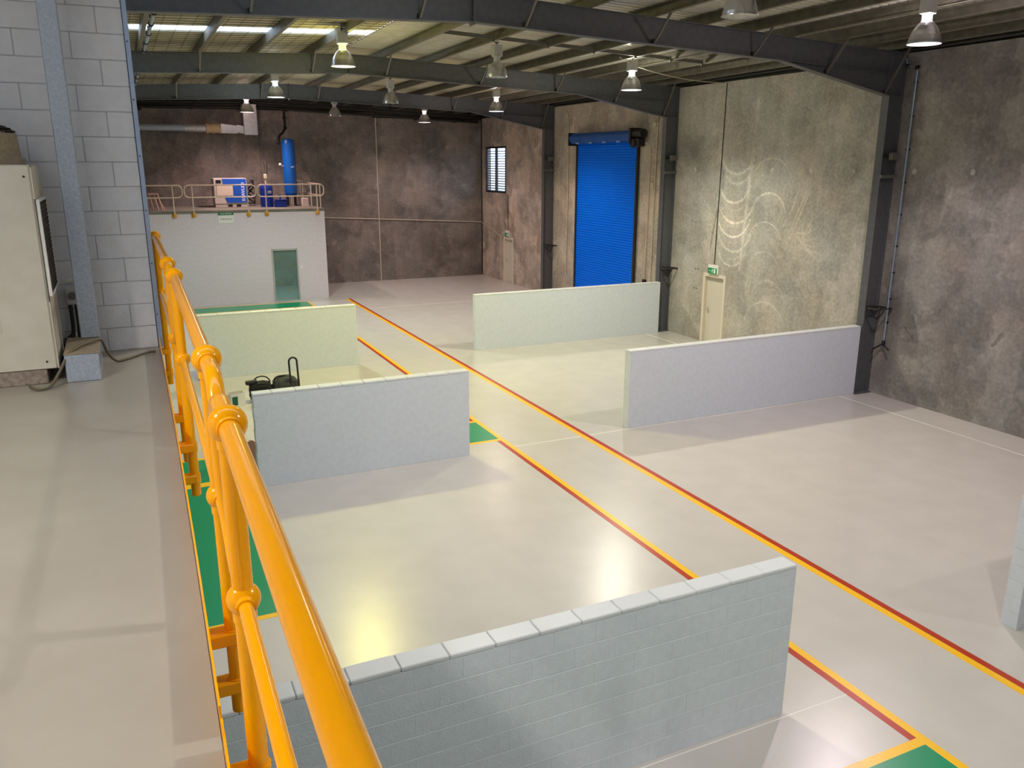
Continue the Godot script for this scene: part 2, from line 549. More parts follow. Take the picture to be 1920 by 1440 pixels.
func shell() -> void:
	# floor slab, its joints and its painted markings
	var fl := thing("floor", "glossy pale grey epoxy floor of the main hall", "floor", Vector3.ZERO, 0, "", "structure")
	var st := mb()
	box2(st, Vector3(-4.7, -0.25, -37.4), Vector3(16.1, 0, 8.2))
	obj("slab", st, M.floor, fl)
	for j in [[Vector3(6.46, 0, -13.60), Vector3(7.92, 0.0012, -13.575)], [Vector3(8.12, 0, -13.60), Vector3(15.0, 0.0012, -13.575)], [Vector3(14.93, 0, -30.0), Vector3(14.965, 0.0013, 8.0)], [Vector3(8.12, 0, -30.03), Vector3(15.4, 0.0012, -30.0)], [Vector3(3.5, 0, -5.20), Vector3(6.28, 0.0012, -5.185)]]:
		st = mb()
		box2(st, j[0], j[1])
		obj("control_joint", st, M.joint, fl)
	var lines := [["yellow_line", 7.92, 8.025, -32.6, 6.0], ["red_line", 8.025, 8.12, -32.6, 6.0],
		["yellow_line", 6.36, 6.455, -32.6, 6.0], ["red_line", 6.275, 6.36, -31.3, -15.42], ["red_line", 6.275, 6.36, -14.03, -4.42]]
	for l in lines:
		st = mb()
		box2(st, Vector3(l[1], 0, l[3]), Vector3(l[2], 0.002, l[4]))
		obj(l[0], st, M.yellow_line if l[0] == "yellow_line" else M.red_line, fl)
	# green walkways with yellow borders
	for g in [[-0.6, 6.36, -32.62, -31.3], [-0.6, 6.36, -15.42, -14.03], [-0.2, 1.48, -14.03, -9.22], [-2.0, 6.36, -4.42, -3.0]]:
		st = mb()
		box2(st, Vector3(g[0] + 0.1, 0, g[2] + 0.1), Vector3(g[1] - (0.1 if g[1] < 6.0 else 0.0), 0.0022, g[3] - 0.1))
		obj("green_walkway", st, M.green, fl)
		st = mb()
		for e in [[g[0], g[1], g[2], g[2] + 0.1], [g[0], g[1], g[3] - 0.1, g[3]], [g[0], g[0] + 0.1, g[2] + 0.1, g[3] - 0.1]]:
			box2(st, Vector3(e[0], 0, e[2]), Vector3(e[1], 0.002, e[3]))
		if g[1] < 6.0: box2(st, Vector3(g[1] - 0.1, 0, g[2] + 0.1), Vector3(g[1], 0.002, g[3] - 0.1))
		obj("yellow_border", st, M.yellow_line, fl)

	# right wall: tilt-up concrete panels, one between each pair of columns
	var wr := thing("wall_right", "stained bare concrete wall along the right side", "wall", Vector3.ZERO, 0, "", "structure")
	# swirls left by the trowel on the panel beside the exit door
	var arcs := []
	for k in 7:
		arcs.append([2.95 + rng.randf_range(-0.06, 0.06), 1.75 + k * 0.46 + rng.randf_range(-0.05, 0.05), 0.68 + rng.randf_range(-0.08, 0.1), 0.25, PI - 0.3, rng.randf_range(0.028, 0.052), rng.randf_range(0.20, 0.38) * (0.6 if k < 2 else 1.0)])
		if k > 2: arcs.append([2.95, 1.55 + k * 0.46, 0.62, 0.4, PI - 0.7, 0.016, 0.16])
	for k in 6:
		arcs.append([4.35 + rng.randf_range(-0.15, 0.25), 2.9 + k * 0.78, 0.72 + rng.randf_range(-0.1, 0.12), PI + 0.25, TAU - 0.35, rng.randf_range(0.02, 0.035), rng.randf_range(0.14, 0.28)])
	for k in 5:
		arcs.append([5.6 + k * 0.2, 3.2 + k * 0.15, 0.8, 0.8 + k * 0.25, 2.0 + k * 0.2, 0.025, 0.13])
	var spots := []
	for x in [1.1, 2.45, 4.35, 5.7, 7.1]:
		spots.append([x + rng.randf_range(-0.15, 0.15), 2.42 + rng.randf_range(-0.12, 0.12), 0.13, -0.12])
		spots.append([x + rng.randf_range(-0.1, 0.1), 2.42, 0.07, 0.16])
	var hatch := []
	for k in 12:
		var hx := 4.8 + rng.randf() * 0.9
		var hy := 3.6 + rng.randf() * 0.9
		hatch.append([hx, hy, hx + 0.25 + rng.randf() * 0.2, hy - 0.5 - rng.randf() * 0.4, 0.018, 0.12 if k % 3 else -0.14])
	spots.append([5.25, 3.7, 0.42, -0.10])
	spots.append([1.0, 1.9, 0.5, -0.12])
	spots.append([5.0, 1.4, 0.25, -0.10])
	hatch.append_array([[3.62, 0.6, 3.5, 2.6, 0.07, 0.10], [3.5, 2.6, 3.35, 5.2, 0.05, 0.16], [2.2, 3.6, 2.05, 4.3, 0.02, -0.4], [2.05, 4.3, 2.0, 4.75, 0.02, -0.35], [1.0, 3.95, 1.3, 4.0, 0.012, -0.4], [1.32, 5.4, 1.35, 5.41, 0.02, -0.5], [1.46, 5.4, 1.49, 5.41, 0.02, -0.5], [1.32, 6.0, 1.35, 6.01, 0.02, -0.5], [1.46, 6.0, 1.49, 6.01, 0.02, -0.5]])
	var m1 := concrete(101, 8.2, 7.6, 105.0, Vector3(168, 162, 153), arcs, spots, hatch, 0.75)
	var sp0 := []
	for x in [1.0, 2.6, 4.4, 6.2, 7.6]:
		sp0.append([8.2 - x, 2.5, 0.16, -0.16])
		sp0.append([8.2 - x, 2.48, 0.09, 0.22])
	for k in 50:
		sp0.append([rng.randf() * 8.2, 0.5 + rng.randf() * 6.5, rng.randf_range(0.03, 0.12), rng.randf_range(-0.14, 0.16)])
	var st0 := []
	for k in 26:
		var x := rng.randf() * 8.2
		var y := rng.randf_range(2.8, 6.8)
		st0.append([x, y, x + rng.randf_range(-0.3, 0.3), y + rng.randf_range(0.2, 0.9), rng.randf_range(0.04, 0.16), rng.randf_range(-0.16, 0.14)])
	st0.append_array([[0.5, 4.6, 0.45, 7.3, 0.3, -0.16], [0.9, 5.2, 1.0, 6.4, 0.2, -0.12], [0.35, 0.6, 0.3, 4.4, 0.25, -0.08]])
	var m0 := concrete(131, 8.2, 7.6, 110.0, Vector3(131, 126, 121), [], sp0, st0, 1.25)
	var m2 := concrete(161, 8.1, 7.5, 80.0, Vector3(172, 160, 144))
	var st3 := []
	for k in 30:
		var x := rng.randf() * 7.2
		var y := rng.randf_range(1.0, 7.0)
		st3.append([x, y, x + rng.randf_range(-0.05, 0.05), y + rng.randf_range(0.4, 1.4), rng.randf_range(0.05, 0.16), rng.randf_range(-0.2, 0.06)])
	var m3 := concrete(191, 7.2, 7.3, 80.0, Vector3(174, 159, 147), [], [], st3, 1.4)
	for p in [[-5.5, 8.2, 7.66, M.conc_side, []], [-13.7, -5.5, 7.62, m0, []], [-21.9, -13.7, 7.52, m1, [[-20.07, -19.13, -1.0, 2.06]]], [-30.0, -21.9, 7.42, m2, []], [FAR_Z, -30.0, 7.30, m3, [[-36.7, -34.47, 4.0, 6.0], [-34.64, -33.72, -1.0, 2.0]]]]:
		st = mb()
		slab(st, 2, WALL_X, 0.18, p[0] + 0.006, p[1] - 0.006, 0.0, p[2], p[4])
		obj("panel", st, p[3], wr)
	st = mb()
	box2(st, Vector3(16.085, -0.2, -37.6), Vector3(16.12, 9.0, 8.4))
	for h in [[-36.7, -34.47, 4.0, 6.0]]: pass
	st = mb()
	slab(st, 2, 16.09, 0.05, -37.6, 8.4, -0.2, 9.0, [[-36.7, -34.47, 4.0, 6.0]])
	obj("cladding", st, M.cladding, wr)
	# far wall
	var wf := thing("wall_far", "dark stained concrete end wall of the hall", "wall", Vector3.ZERO, 0, "", "structure")
	var spf := []
	for x in [2.0, 4.2, 6.1, 9.0, 11.2, 12.9, 15.6, 18.6]:
		for y in [1.0, 3.3, 5.4, 6.2]:
			if rng.randf() < 0.75: spf.append([x + rng.randf_range(-0.5, 0.5), y + rng.randf_range(-0.3, 0.3), 0.09, 0.2])
	var stf := []
	for k in 24:
		var x := rng.randf() * 20.0
		var y := rng.randf_range(1.0, 7.0)
		stf.append([x, y, x + rng.randf_range(-0.8, 0.8), y + rng.randf_range(-0.2, 0.5), rng.randf_range(0.08, 0.25), rng.randf_range(-0.2, 0.12)])
	var mfw := concrete(221, 20.6, 7.4, 60.0, Vector3(121, 113, 107), [], spf, stf, 1.3)
	for p in [[-4.7, 0.6, 7.35], [0.6, 5.7, 7.45], [5.7, 10.76, 7.42], [10.80, WALL_X, 7.22]]:
		st = mb()
		slab(st, 0, FAR_Z, 0.18, p[0], p[1] - 0.008, 0.0, p[2])
		# each panel shows its own share of the stains
		var mat: StandardMaterial3D = mfw.duplicate()
		mat.uv1_scale = Vector3((p[1] - p[0]) / 20.6, 1, 1)
		mat.uv1_offset = Vector3((p[0] + 4.7) / 20.6, 0, 0)
		obj("panel", st, mat, wf)
	st = mb()
	slab(st, 0, FAR_Z - 0.185, 0.05, -4.8, 16.2, -0.2, 9.0)
	obj("cladding", st, M.cladding, wf)
	st = mb()
	box2(st, Vector3(10.75, 0.0, FAR_Z), Vector3(10.79, 7.3, FAR_Z + 0.012))
	obj("joint_strip", st, M.conduit, wf)
	st = mb()
	box2(st, Vector3(15.86, 0.0, FAR_Z), Vector3(WALL_X - 0.002, 7.2, FAR_Z + 0.03))
	obj("corner_seal", st, M.rubber, wf)
	# the walls behind the camera close the hall
	st = mb()
	box2(st, Vector3(-4.75, -0.2, -37.6), Vector3(-4.5, 9.0, 8.4))
	tag(obj("wall_left", st, M.block), "plain painted wall along the left side of the hall", "wall", "", "structure")
	st = mb()
	box2(st, Vector3(-4.75, -0.2, 8.0), Vector3(16.2, 9.0, 8.3))
	tag(obj("wall_near", st, M.block), "plain painted end wall behind the mezzanine", "wall", "", "structure")

# ------------------------------------------------------------------ roof
func roof() -> void:
	var c := thing("ceiling", "corrugated underside of the low pitched roof", "ceiling", Vector3.ZERO, 0, "", "structure")
	# ribbed sheets: [x from, x to, z from, z to, material]
	# a translucent strip lets daylight into each of the nearer bays on the left slope
	var strips := [-20.15, -12.0, -3.8, 4.4]
	var from := -37.6
	for z in strips:
		obj("roof_sheet", ribbed(-4.8, RIDGE, from, z), M.roof, c)
		obj("skylight", ribbed(-4.8, RIDGE, z, z + 0.8), M.skylight, c)
		from = z + 0.8
	obj("roof_sheet", ribbed(-4.8, RIDGE, from, 8.4), M.roof, c)
	for s in [[RIDGE, 16.2, -37.6, -21.9, M.roof], [RIDGE, 16.2, -21.9, 8.4, M.roof_bare]]:
		obj("roof_sheet", ribbed(s[0], s[1], s[2], s[3]), s[4], c)
	# safety mesh under the sheets
	var st := mb()
	var z := -37.0
	while z < -6.0:
		if z < -20.2 or z > -19.3:
			var n := 2
			for i in n:
				var x0 := lerpf(-0.5, RIDGE, float(i) / n)
				var x1 := lerpf(-0.5, RIDGE, float(i + 1) / n)
				tube(st, [Vector3(x0, sheet_y(x0, z) - 0.012, z), Vector3(x1, sheet_y(x1, z) - 0.012, z)], 0.005, 4, false)
		z += 0.3
	var x := -0.3
	while x < RIDGE:
		tube(st, [Vector3(x, sheet_y(x, -37.0) - 0.018, -37.0), Vector3(x, sheet_y(x, -6.0) - 0.018, -6.0)], 0.005, 4, false)
		x += 0.3
	var wm := obj("safety_mesh", st, M.wire, c)
	wm.set_meta("kind", "stuff")

	# purlins, C sections running down the hall
	var left := [2.1, 0.9, 4.55, 3.35]
	left = [4.75, 3.4, 2.1, 0.79, -0.35, -1.6, -2.9, -4.2]
	var right := [6.65, 7.95, 9.3, 10.5, 11.65, 12.65, 13.6, 14.5, 15.35]
	var nth := ["first", "second", "third", "fourth", "fifth", "sixth", "seventh", "eighth", "ninth"]
	for side in 2:
		var xs: Array = left if side == 0 else right
		for i in xs.size():
			var px: float = xs[i]
			var y0 := rafter_low(px, 8.0) + 0.46
			var s := 1.0 if side == 0 else -1.0
			var poly := [Vector2(0, 0), Vector2(0.075 * s, 0), Vector2(0.075 * s, 0.02), Vector2(0.07 * s, 0.02), Vector2(0.07 * s, 0.005), Vector2(0.005 * s, 0.005), Vector2(0.005 * s, 0.190), Vector2(0.07 * s, 0.190), Vector2(0.07 * s, 0.175), Vector2(0.075 * s, 0.175), Vector2(0.075 * s, 0.195), Vector2(0, 0.195)]
			st = mb()
			prism(st, poly, 2, 0.0, -45.1, drop(-37.1) - drop(8.0))
			var o := obj("purlin", st, M.purlin, null, Vector3(px, y0, 8.0))
			tag(o, "galvanised steel roof purlin, %s from the ridge on the %s slope" % [nth[i], "left" if side == 0 else "right"], "purlin", "roof purlins running down the hall")

	# portal frames
	var words := ["behind the camera", "nearest the camera", "second from the camera", "third from the camera, nearest the far wall"]
	for f in FRAMES.size():
		portal(FRAMES[f], words[f], f)

	# bridging pieces between the purlins of the middle bay
	for i in range(1, 7):
		var xa: float = right[i - 1] if i > 0 else RIDGE
		var xb: float = right[i]
		var zb := -17.7
		st = mb()
		prism(st, [Vector2(xa + 0.01, sheet_y(xa, zb) - 0.19), Vector2(xb - 0.09, sheet_y(xb, zb) - 0.19), Vector2(xb - 0.09, sheet_y(xb, zb) - 0.11), Vector2(xa + 0.01, sheet_y(xa, zb) - 0.11)], 2, zb, zb + 0.03)
		bx(st, Vector3(xb - 0.1, sheet_y(xb, zb) - 0.17, zb + 0.02), Vector3(0.03, 0.14, 0.05))
		tag(obj("bridging_bar", st, M.brace), "short steel bridging bar between purlins, %s right of the ridge" % nth[i - 1], "bracing", "bridging bars in the middle bay")
	# a pipe clipped along the second purlin left of the ridge
	var pl := thing("roof_pipe", "grey pipe with black clips beside the leftmost visible purlin", "pipe", Vector3(0.93, 0, 0))
	st = mb()
	tube(st, [Vector3(0, sheet_y(0.93, -8.0) - 0.22, -8.0), Vector3(0, sheet_y(0.93, -36.8) - 0.22, -36.8)], 0.035, 10)
	obj("tube", st, M.galv, pl)
	for k in 22:
		var zk := -9.0 - k * 1.25
		st = mb()
		tube(st, [Vector3(0, sheet_y(0.93, zk) - 0.22, zk - 0.05), Vector3(0, sheet_y(0.93, zk) - 0.22, zk + 0.05)], 0.052, 10)
		bx(st, Vector3(0, sheet_y(0.93, zk) - 0.13, zk), Vector3(0.02, 0.12, 0.04))
		obj("clip", st, M.black, pl)

func ribbed(x0: float, x1: float, z0: float, z1: float) -> SurfaceTool:
	var st := mb()
	var z := z0
	var pitch := 0.19
	while z < z1 - 1e-4:
		var prof := [[0.0, 0.0], [0.11, 0.0], [0.128, 0.029], [0.172, 0.029], [pitch, 0.0]]
		for k in prof.size() - 1:
			var za := minf(z + prof[k][0], z1)
			var zb := minf(z + prof[k + 1][0], z1)
			if zb - za < 1e-5: continue
			var ha: float = prof[k][1]
			var hb: float = prof[k + 1][1]
			flat_quad(st, Vector3(x0, sheet_y(x0, za) + ha, za), Vector3(x1, sheet_y(x1, za) + ha, za), Vector3(x1, sheet_y(x1, zb) + hb, zb), Vector3(x0, sheet_y(x0, zb) + hb, zb), Vector3.DOWN)
		z += pitch
	return st

func portal(z: float, where: String, f: int) -> void:
	var p := thing("portal_frame", "dark blue-grey steel portal frame under the roof, %s" % where, "steel frame", Vector3(0, 0, z), 0, "portal frames across the hall")
	var lo := func(x: float) -> float: return rafter_low(x, z)
	var xl := -4.5
	var xr := 15.47
	# rafters: web and flanges, left and right of the ridge
	for s in [[xl, RIDGE], [RIDGE, xr]]:
		var st := mb()
		band(st, [[s[0], lo.call(s[0]), lo.call(s[0]) + 0.46], [s[1], lo.call(s[1]), lo.call(s[1]) + 0.46]], -0.006, 0.006)
		band(st, [[s[0], lo.call(s[0]) - 0.008, lo.call(s[0]) + 0.008], [s[1], lo.call(s[1]) - 0.008, lo.call(s[1]) + 0.008]], -0.09, 0.09)
		band(st, [[s[0], lo.call(s[0]) + 0.444, lo.call(s[0]) + 0.46], [s[1], lo.call(s[1]) + 0.444, lo.call(s[1]) + 0.46]], -0.09, 0.09)
		obj("rafter", st, M.frame, p)
	# ridge plate
	var st := mb()
	box2(st, Vector3(RIDGE - 0.014, lo.call(RIDGE) - 0.05, -0.1), Vector3(RIDGE + 0.014, lo.call(RIDGE) + 0.48, 0.1))
	for dx in [-0.03, 0.03]:
		for dy in [0.06, 0.2, 0.36]:
			for dz in [-0.05, 0.05]:
				bx(st, Vector3(RIDGE + dx * 0.8, lo.call(RIDGE) + dy, dz), Vector3(0.02, 0.03, 0.03), 0.004)
	obj("ridge_plate", st, M.frame, p)
	# column
	st = mb()
	var top: float = lo.call(xr) + 0.45
	box2(st, Vector3(15.47, 0.012, -0.006), Vector3(15.885, top, 0.006))
	box2(st, Vector3(15.454, 0.012, -0.1), Vector3(15.47, top, 0.1))
	box2(st, Vector3(15.869, 0.012, -0.1), Vector3(15.885, top, 0.1))
	box2(st, Vector3(15.47, lo.call(xr) - 0.45, -0.095), Vector3(15.87, lo.call(xr) - 0.436, 0.095))
	box2(st, Vector3(15.47, top - 0.014, -0.095), Vector3(15.87, top, 0.095))
	obj("column", st, M.frame, p)
	st = mb()
	box2(st, Vector3(15.40, 0.0, -0.16), Vector3(15.895, 0.016, 0.16))
	for dx in [15.55, 15.78]:
		for dz in [-0.06, 0.06]:
			lathe(st, [Vector2(0.016, 0.016), Vector2(0.016, 0.05), Vector2(0, 0.05)], Vector3(dx, 0, dz), 8)
	obj("base_plate", st, M.frame, p)
	# haunch under the right rafter
	st = mb()
	var hx := 12.55
	var ky: float = lo.call(xr) - 0.44
	band(st, [[hx, lo.call(hx) - 0.01, lo.call(hx)], [15.454, ky, lo.call(15.454)]], -0.005, 0.005)
	band(st, [[hx - 0.1, lo.call(hx) - 0.012, lo.call(hx) + 0.004], [15.454, ky - 0.008, ky + 0.008]], -0.09, 0.09)
	obj("haunch", st, M.frame, p)
	# fly braces from the bottom flange up to the purlins on the camera side
	for x in [2.1, 4.75, 6.65, 9.3, 11.65, 13.6, 15.35]:
		st = mb()
		var yb: float = lo.call(x) - (0.0 if x < 12.0 else 0.44 * (x - 12.55) / 2.9)
		var a := Vector3(x, yb + 0.02, 0.07)
		var b := Vector3(x + 0.02, lo.call(x) + 0.52, 0.62)
		var dir := (b - a).normalized()
		var bs := Basis(Vector3(1, 0, 0), Vector3(0, dir.y, dir.z), Vector3(1, 0, 0).cross(Vector3(0, dir.y, dir.z)))
		bx(st, (a + b) / 2, Vector3(0.045, a.distance_to(b), 0.005), 0.0, bs)
		bx(st, (a + b) / 2 + Vector3(-0.02, 0, 0), Vector3(0.005, a.distance_to(b), 0.045), 0.0, bs)
		obj("fly_brace", st, M.brace, p)
		st = mb()
		bx(st, Vector3(x, yb + 0.05, 0.045), Vector3(0.05, 0.09, 0.07), 0.004)
		obj("cleat", st, M.dark_metal, p)
	# fittings on the column
	st = mb()
	box2(st, Vector3(15.43, 4.99, 0.1), Vector3(16.0 if f == 9 else 15.895, 5.06, 0.16), 0.006)
	obj("cross_bar", st, M.brace, p)

# ------------------------------------------------------------------ block partitions
func block_mesh(l: float, h: float, t: float, c := 0.006) -> ArrayMesh:
	var st := mb()
	bx(st, Vector3.ZERO, Vector3(l, h, t), c)
	return st.commit()

func painted_block(l: float, h: float, t: float, c: float) -> ArrayMesh:
	# only the bed edges show; paint has filled the upright joints
	var st := mb()
	var y := h / 2
	var z := t / 2
	prism(st, [Vector2(-z, -y + c), Vector2(-z + c, -y), Vector2(z - c, -y), Vector2(z, -y + c), Vector2(z, y - c), Vector2(z - c, y), Vector2(-z + c, y), Vector2(-z, y - c)], 0, -l / 2, l / 2)
	return st.commit()

# blockwork in running bond filling x0..x1, y0.. by courses; z is the front face
func blockwork(parent: Node3D, x0: float, x1: float, y0: float, courses: int, zf: float, thick: float, mat: Material, grout: Material, from_right := true, c := 0.003, gap := 0.003, inset := 0.0025) -> void:
	var st := mb()
	box2(st, Vector3(x0 + 0.008, y0, zf - thick + inset), Vector3(x1 - 0.008, y0 + courses * 0.2, zf - inset))
	obj("mortar", st, grout, parent)
	var meshes := {}
	for k in courses:
		var x := x1 if from_right else x0
		var first := true
		while (x > x0 + 0.03) if from_right else (x < x1 - 0.03):
			var l := 0.2 if first and k % 2 == 1 else 0.4
			first = false
			l = minf(l, (x - x0) if from_right else (x1 - x))
			var key := int(round(l * 1000))
			if not meshes.has(key): meshes[key] = block_mesh(l - gap, 0.2 - gap, thick, c) if gap > 0.005 else painted_block(l - 0.0015, 0.2 - gap, thick, c)
			var cx := x - l / 2 if from_right else x + l / 2
			obj("block", meshes[key], mat, parent, Vector3(cx, y0 + k * 0.2 + 0.1, zf - thick / 2))
			x += -l if from_right else l

func partitions() -> void:
	var list := [
		["low painted blockwork partition nearest the camera, its end beside the red and yellow line", -1.35, 5.45, -5.24],
		["low painted blockwork partition with two dark bags and a carton behind it", 1.66, 5.48, -13.5],
		["low painted blockwork partition farthest on the left side, before the white room", 1.40, 5.47, -21.42],
		["low painted blockwork partition ending at the second column, before the blue roller door", 9.02, 15.42, -21.66],
		["low painted blockwork partition on the right ending at the nearest column", 9.05, 15.42, -13.62],
		["low painted blockwork partition cut off by the right edge of the picture", 9.02, 15.42, -5.24]]
	for l in list:
		var t := thing("partition_wall", l[0], "partition", Vector3(0, 0, 0), 0, "low painted partitions between the work bays")
		blockwork(t, l[1], l[2], 0.0, 8, l[3], 0.19, M.block, M.grout, l[2] < 8.0)
		# capping tiles along the top
		var x: float = l[2]
		var mesh := block_mesh(0.386, 0.04, 0.2, 0.008)
		while x > l[1] + 0.05:
			var w := minf(0.39, x - l[1])
			var m: Mesh = mesh if w > 0.385 else block_mesh(w - 0.004, 0.04, 0.2, 0.008)
			obj("cap_tile", m, M.cap, t, Vector3(x - w / 2, 1.62, l[3] - 0.095))
			x -= w

# ------------------------------------------------------------------ mezzanine
func edge_x(z: float) -> float:
	# the outer edge of the mezzanine runs a little out of line with the hall
	var p := [[8.0, -0.06], [-1.0, 0.088], [-1.92, 0.106], [-3.42, 0.142], [-5.0, 0.174], [-6.56, 0.195], [-9.0, 0.228]]
	for i in p.size() - 1:
		if z <= p[i][0] and z >= p[i + 1][0]:
			return lerpf(p[i][1], p[i + 1][1], (z - p[i][0]) / (p[i + 1][0] - p[i][0]))
	return 0.1

func mezzanine() -> void:
	var fl := thing("floor_mezzanine", "grey painted mezzanine floor on the left beside the yellow rail", "floor", Vector3.ZERO, 0, "", "structure")
	var zs := [8.0, -1.0, -1.92, -3.42, -5.0, -6.56, -8.04]
	var poly := []
	for z in zs: poly.append(Vector2(edge_x(z) - 0.008, z))
	poly.append(Vector2(-4.5, -8.04))
	poly.append(Vector2(-4.5, 8.0))
	var st := mb()
	prism(st, poly, 1, MEZ - 0.22, MEZ)
	obj("slab", st, M.mezz_floor, fl)
	# yellow kick plates along the edge, in lengths with a gap where they meet
	var cuts := [7.9, -2.13, -2.19, -4.84, -4.90, -7.80]
	for i in range(0, cuts.size(), 2):
		st = mb()
		var a: float = cuts[i]
		var b: float = cuts[i + 1]
		var stops := [a]
		for z in zs:
			if z < a - 0.05 and z > b + 0.05: stops.append(z)
		stops.append(b)
		for k in stops.size() - 1:
			var za: float = stops[k]
			var zb: float = stops[k + 1]
			prism(st, [Vector2(edge_x(za) - 0.006, za), Vector2(edge_x(za), za), Vector2(edge_x(zb), zb), Vector2(edge_x(zb) - 0.006, zb)], 1, MEZ - 0.10, MEZ + 0.10)
		obj("kick_plate", st, M.rail, fl)

	# block wall closing the end of the mezzanine
	var w := thing("wall_mezzanine", "pale grey blockwork wall at the end of the mezzanine", "wall", Vector3.ZERO, 0, "", "structure")
	blockwork(w, -2.6, 0.20, MEZ, 21, -7.85, 0.19, M.mezz_block, M.mezz_grout, true, 0.004, 0.006, 0.005)
	st = mb()
	box2(st, Vector3(-4.5, MEZ, -8.04), Vector3(-2.6, MEZ + 4.2, -7.85))
	obj("plain_end", st, M.mezz_block, w)
	st = mb()
	box2(st, Vector3(-4.5, MEZ + 4.2, -8.0), Vector3(0.20, MEZ + 4.62, -7.9))
	obj("top_infill", st, M.cladding, w)
	# steel channel at the free end of the wall
	st = mb()
	prism(st, [Vector2(0.202, -8.06), Vector2(0.232, -8.06), Vector2(0.232, -7.84), Vector2(0.202, -7.84)], 1, MEZ, MEZ + 4.5)
	box2(st, Vector3(0.232, MEZ, -7.862), Vector3(0.237, MEZ + 4.5, -7.84))
	obj("end_channel", st, M.zinc, w)
	for k in 9:
		st = mb()
		lathe(st, [Vector2(0.006, 0), Vector2(0.006, 0.004), Vector2(0, 0.006)], Vector3(0.217, MEZ + 0.3 + k * 0.45, -7.84), 8, Basis(Vector3(1, 0, 0), PI / 2))
		obj("screw", st, M.black, w)

	# guard rail in three lengths
	guard_rail("yellow tubular guard rail nearest the camera, running out of the bottom of the picture", 0.1425, 0.55, 0.1965, -2.43, [0.1, -2.07])
	guard_rail("yellow tubular guard rail between the nearest length and the block wall length", 0.2065, -2.47, 0.254, -5.40, [-2.83, -5.07])
	guard_rail("yellow tubular guard rail meeting the end of the block wall", 0.2475, -5.44, 0.272, -8.30, [-5.72, -7.95])

func guard_rail(label: String, x0: float, z0: float, x1: float, z1: float, posts: Array) -> void:
	var g := thing("guard_rail", label, "guard rail", Vector3.ZERO, 0, "yellow guard rails along the mezzanine")
	var top := MEZ + 0.97
	var low := MEZ + 0.485
	var at := func(z: float, y: float) -> Vector3: return Vector3(lerpf(x0, x1, (z - z0) / (z1 - z0)), y, z)
	var r := 0.18
	var ry := 0.18
	# closed loop with rounded corners
	var pts := []
	var zm := (z0 + z1) / 2
	pts.append(at.call(zm, top))
	for c in [[z1 + r, top - ry, 0, 1, -1, 0], [z1 + r, low + ry, -1, 0, 0, -1], [z0 - r, low + ry, 0, -1, 1, 0], [z0 - r, top - ry, 1, 0, 0, 1]]:
		for i in 8:
			var a := PI * 0.5 * i / 7
			pts.append(at.call(c[0] + (c[2] * cos(a) + c[4] * sin(a)) * r, c[1] + (c[3] * cos(a) + c[5] * sin(a)) * ry))
	pts.append(at.call(zm, top))
	var st := mb()
	# the top rail is stouter than the knee rail
	var radii := pts.map(func(p): return lerpf(0.019, 0.0265, smoothstep(low, low + 0.25, p.y)))
	tube(st, pts, 0.0265, 24, false, radii)
	obj("rail_loop", st, M.rail, g)
	for z in posts:
		var b: Vector3 = at.call(z, 0.0)
		var lowest := MEZ - 0.37
		st = mb()
		tube(st, [Vector3(b.x, lowest, z), Vector3(b.x, top, z)], 0.0275, 24)
		obj("post", st, M.rail, g)
		for y in [top, low]:
			st = mb()
			sphere(st, Vector3(b.x, y, z), 0.049 if y == top else 0.045, 28)
			for s in [-1.0, 1.0]:
				var e: Vector3 = at.call(z + s * 0.058, y)
				tube(st, [Vector3(b.x, y, z), e], 0.0305 if y == top else 0.025, 20)
			tube(st, [Vector3(b.x, y - 0.062, z), Vector3(b.x, y, z)], 0.0315, 20)
			obj("ball_fitting", st, M.rail, g)
		# side bracket bolted through the edge
		var ex := edge_x(z)
		for y in [MEZ - 0.06, MEZ - 0.26]:
			st = mb()
			bx(st, Vector3((ex + b.x) / 2 + 0.003, y, z), Vector3(absf(b.x - ex) + 0.02, 0.05, 0.075), 0.004)
			tube(st, [Vector3(b.x, y - 0.03, z), Vector3(b.x, y + 0.03, z)], 0.034, 16)
			obj("bracket", st, M.rail, g)
		for y in [MEZ - 0.06, MEZ - 0.26]:
			for s in [-1.0, 1.0]:
				st = mb()
				tube(st, [Vector3(ex - 0.03, y, z + s * 0.026), Vector3(ex + 0.024, y, z + s * 0.026)], 0.007, 8)
				tube(st, [Vector3(ex + 0.004, y, z + s * 0.026), Vector3(ex + 0.016, y, z + s * 0.026)], 0.013, 6)
				obj("bolt", st, M.alu, g)

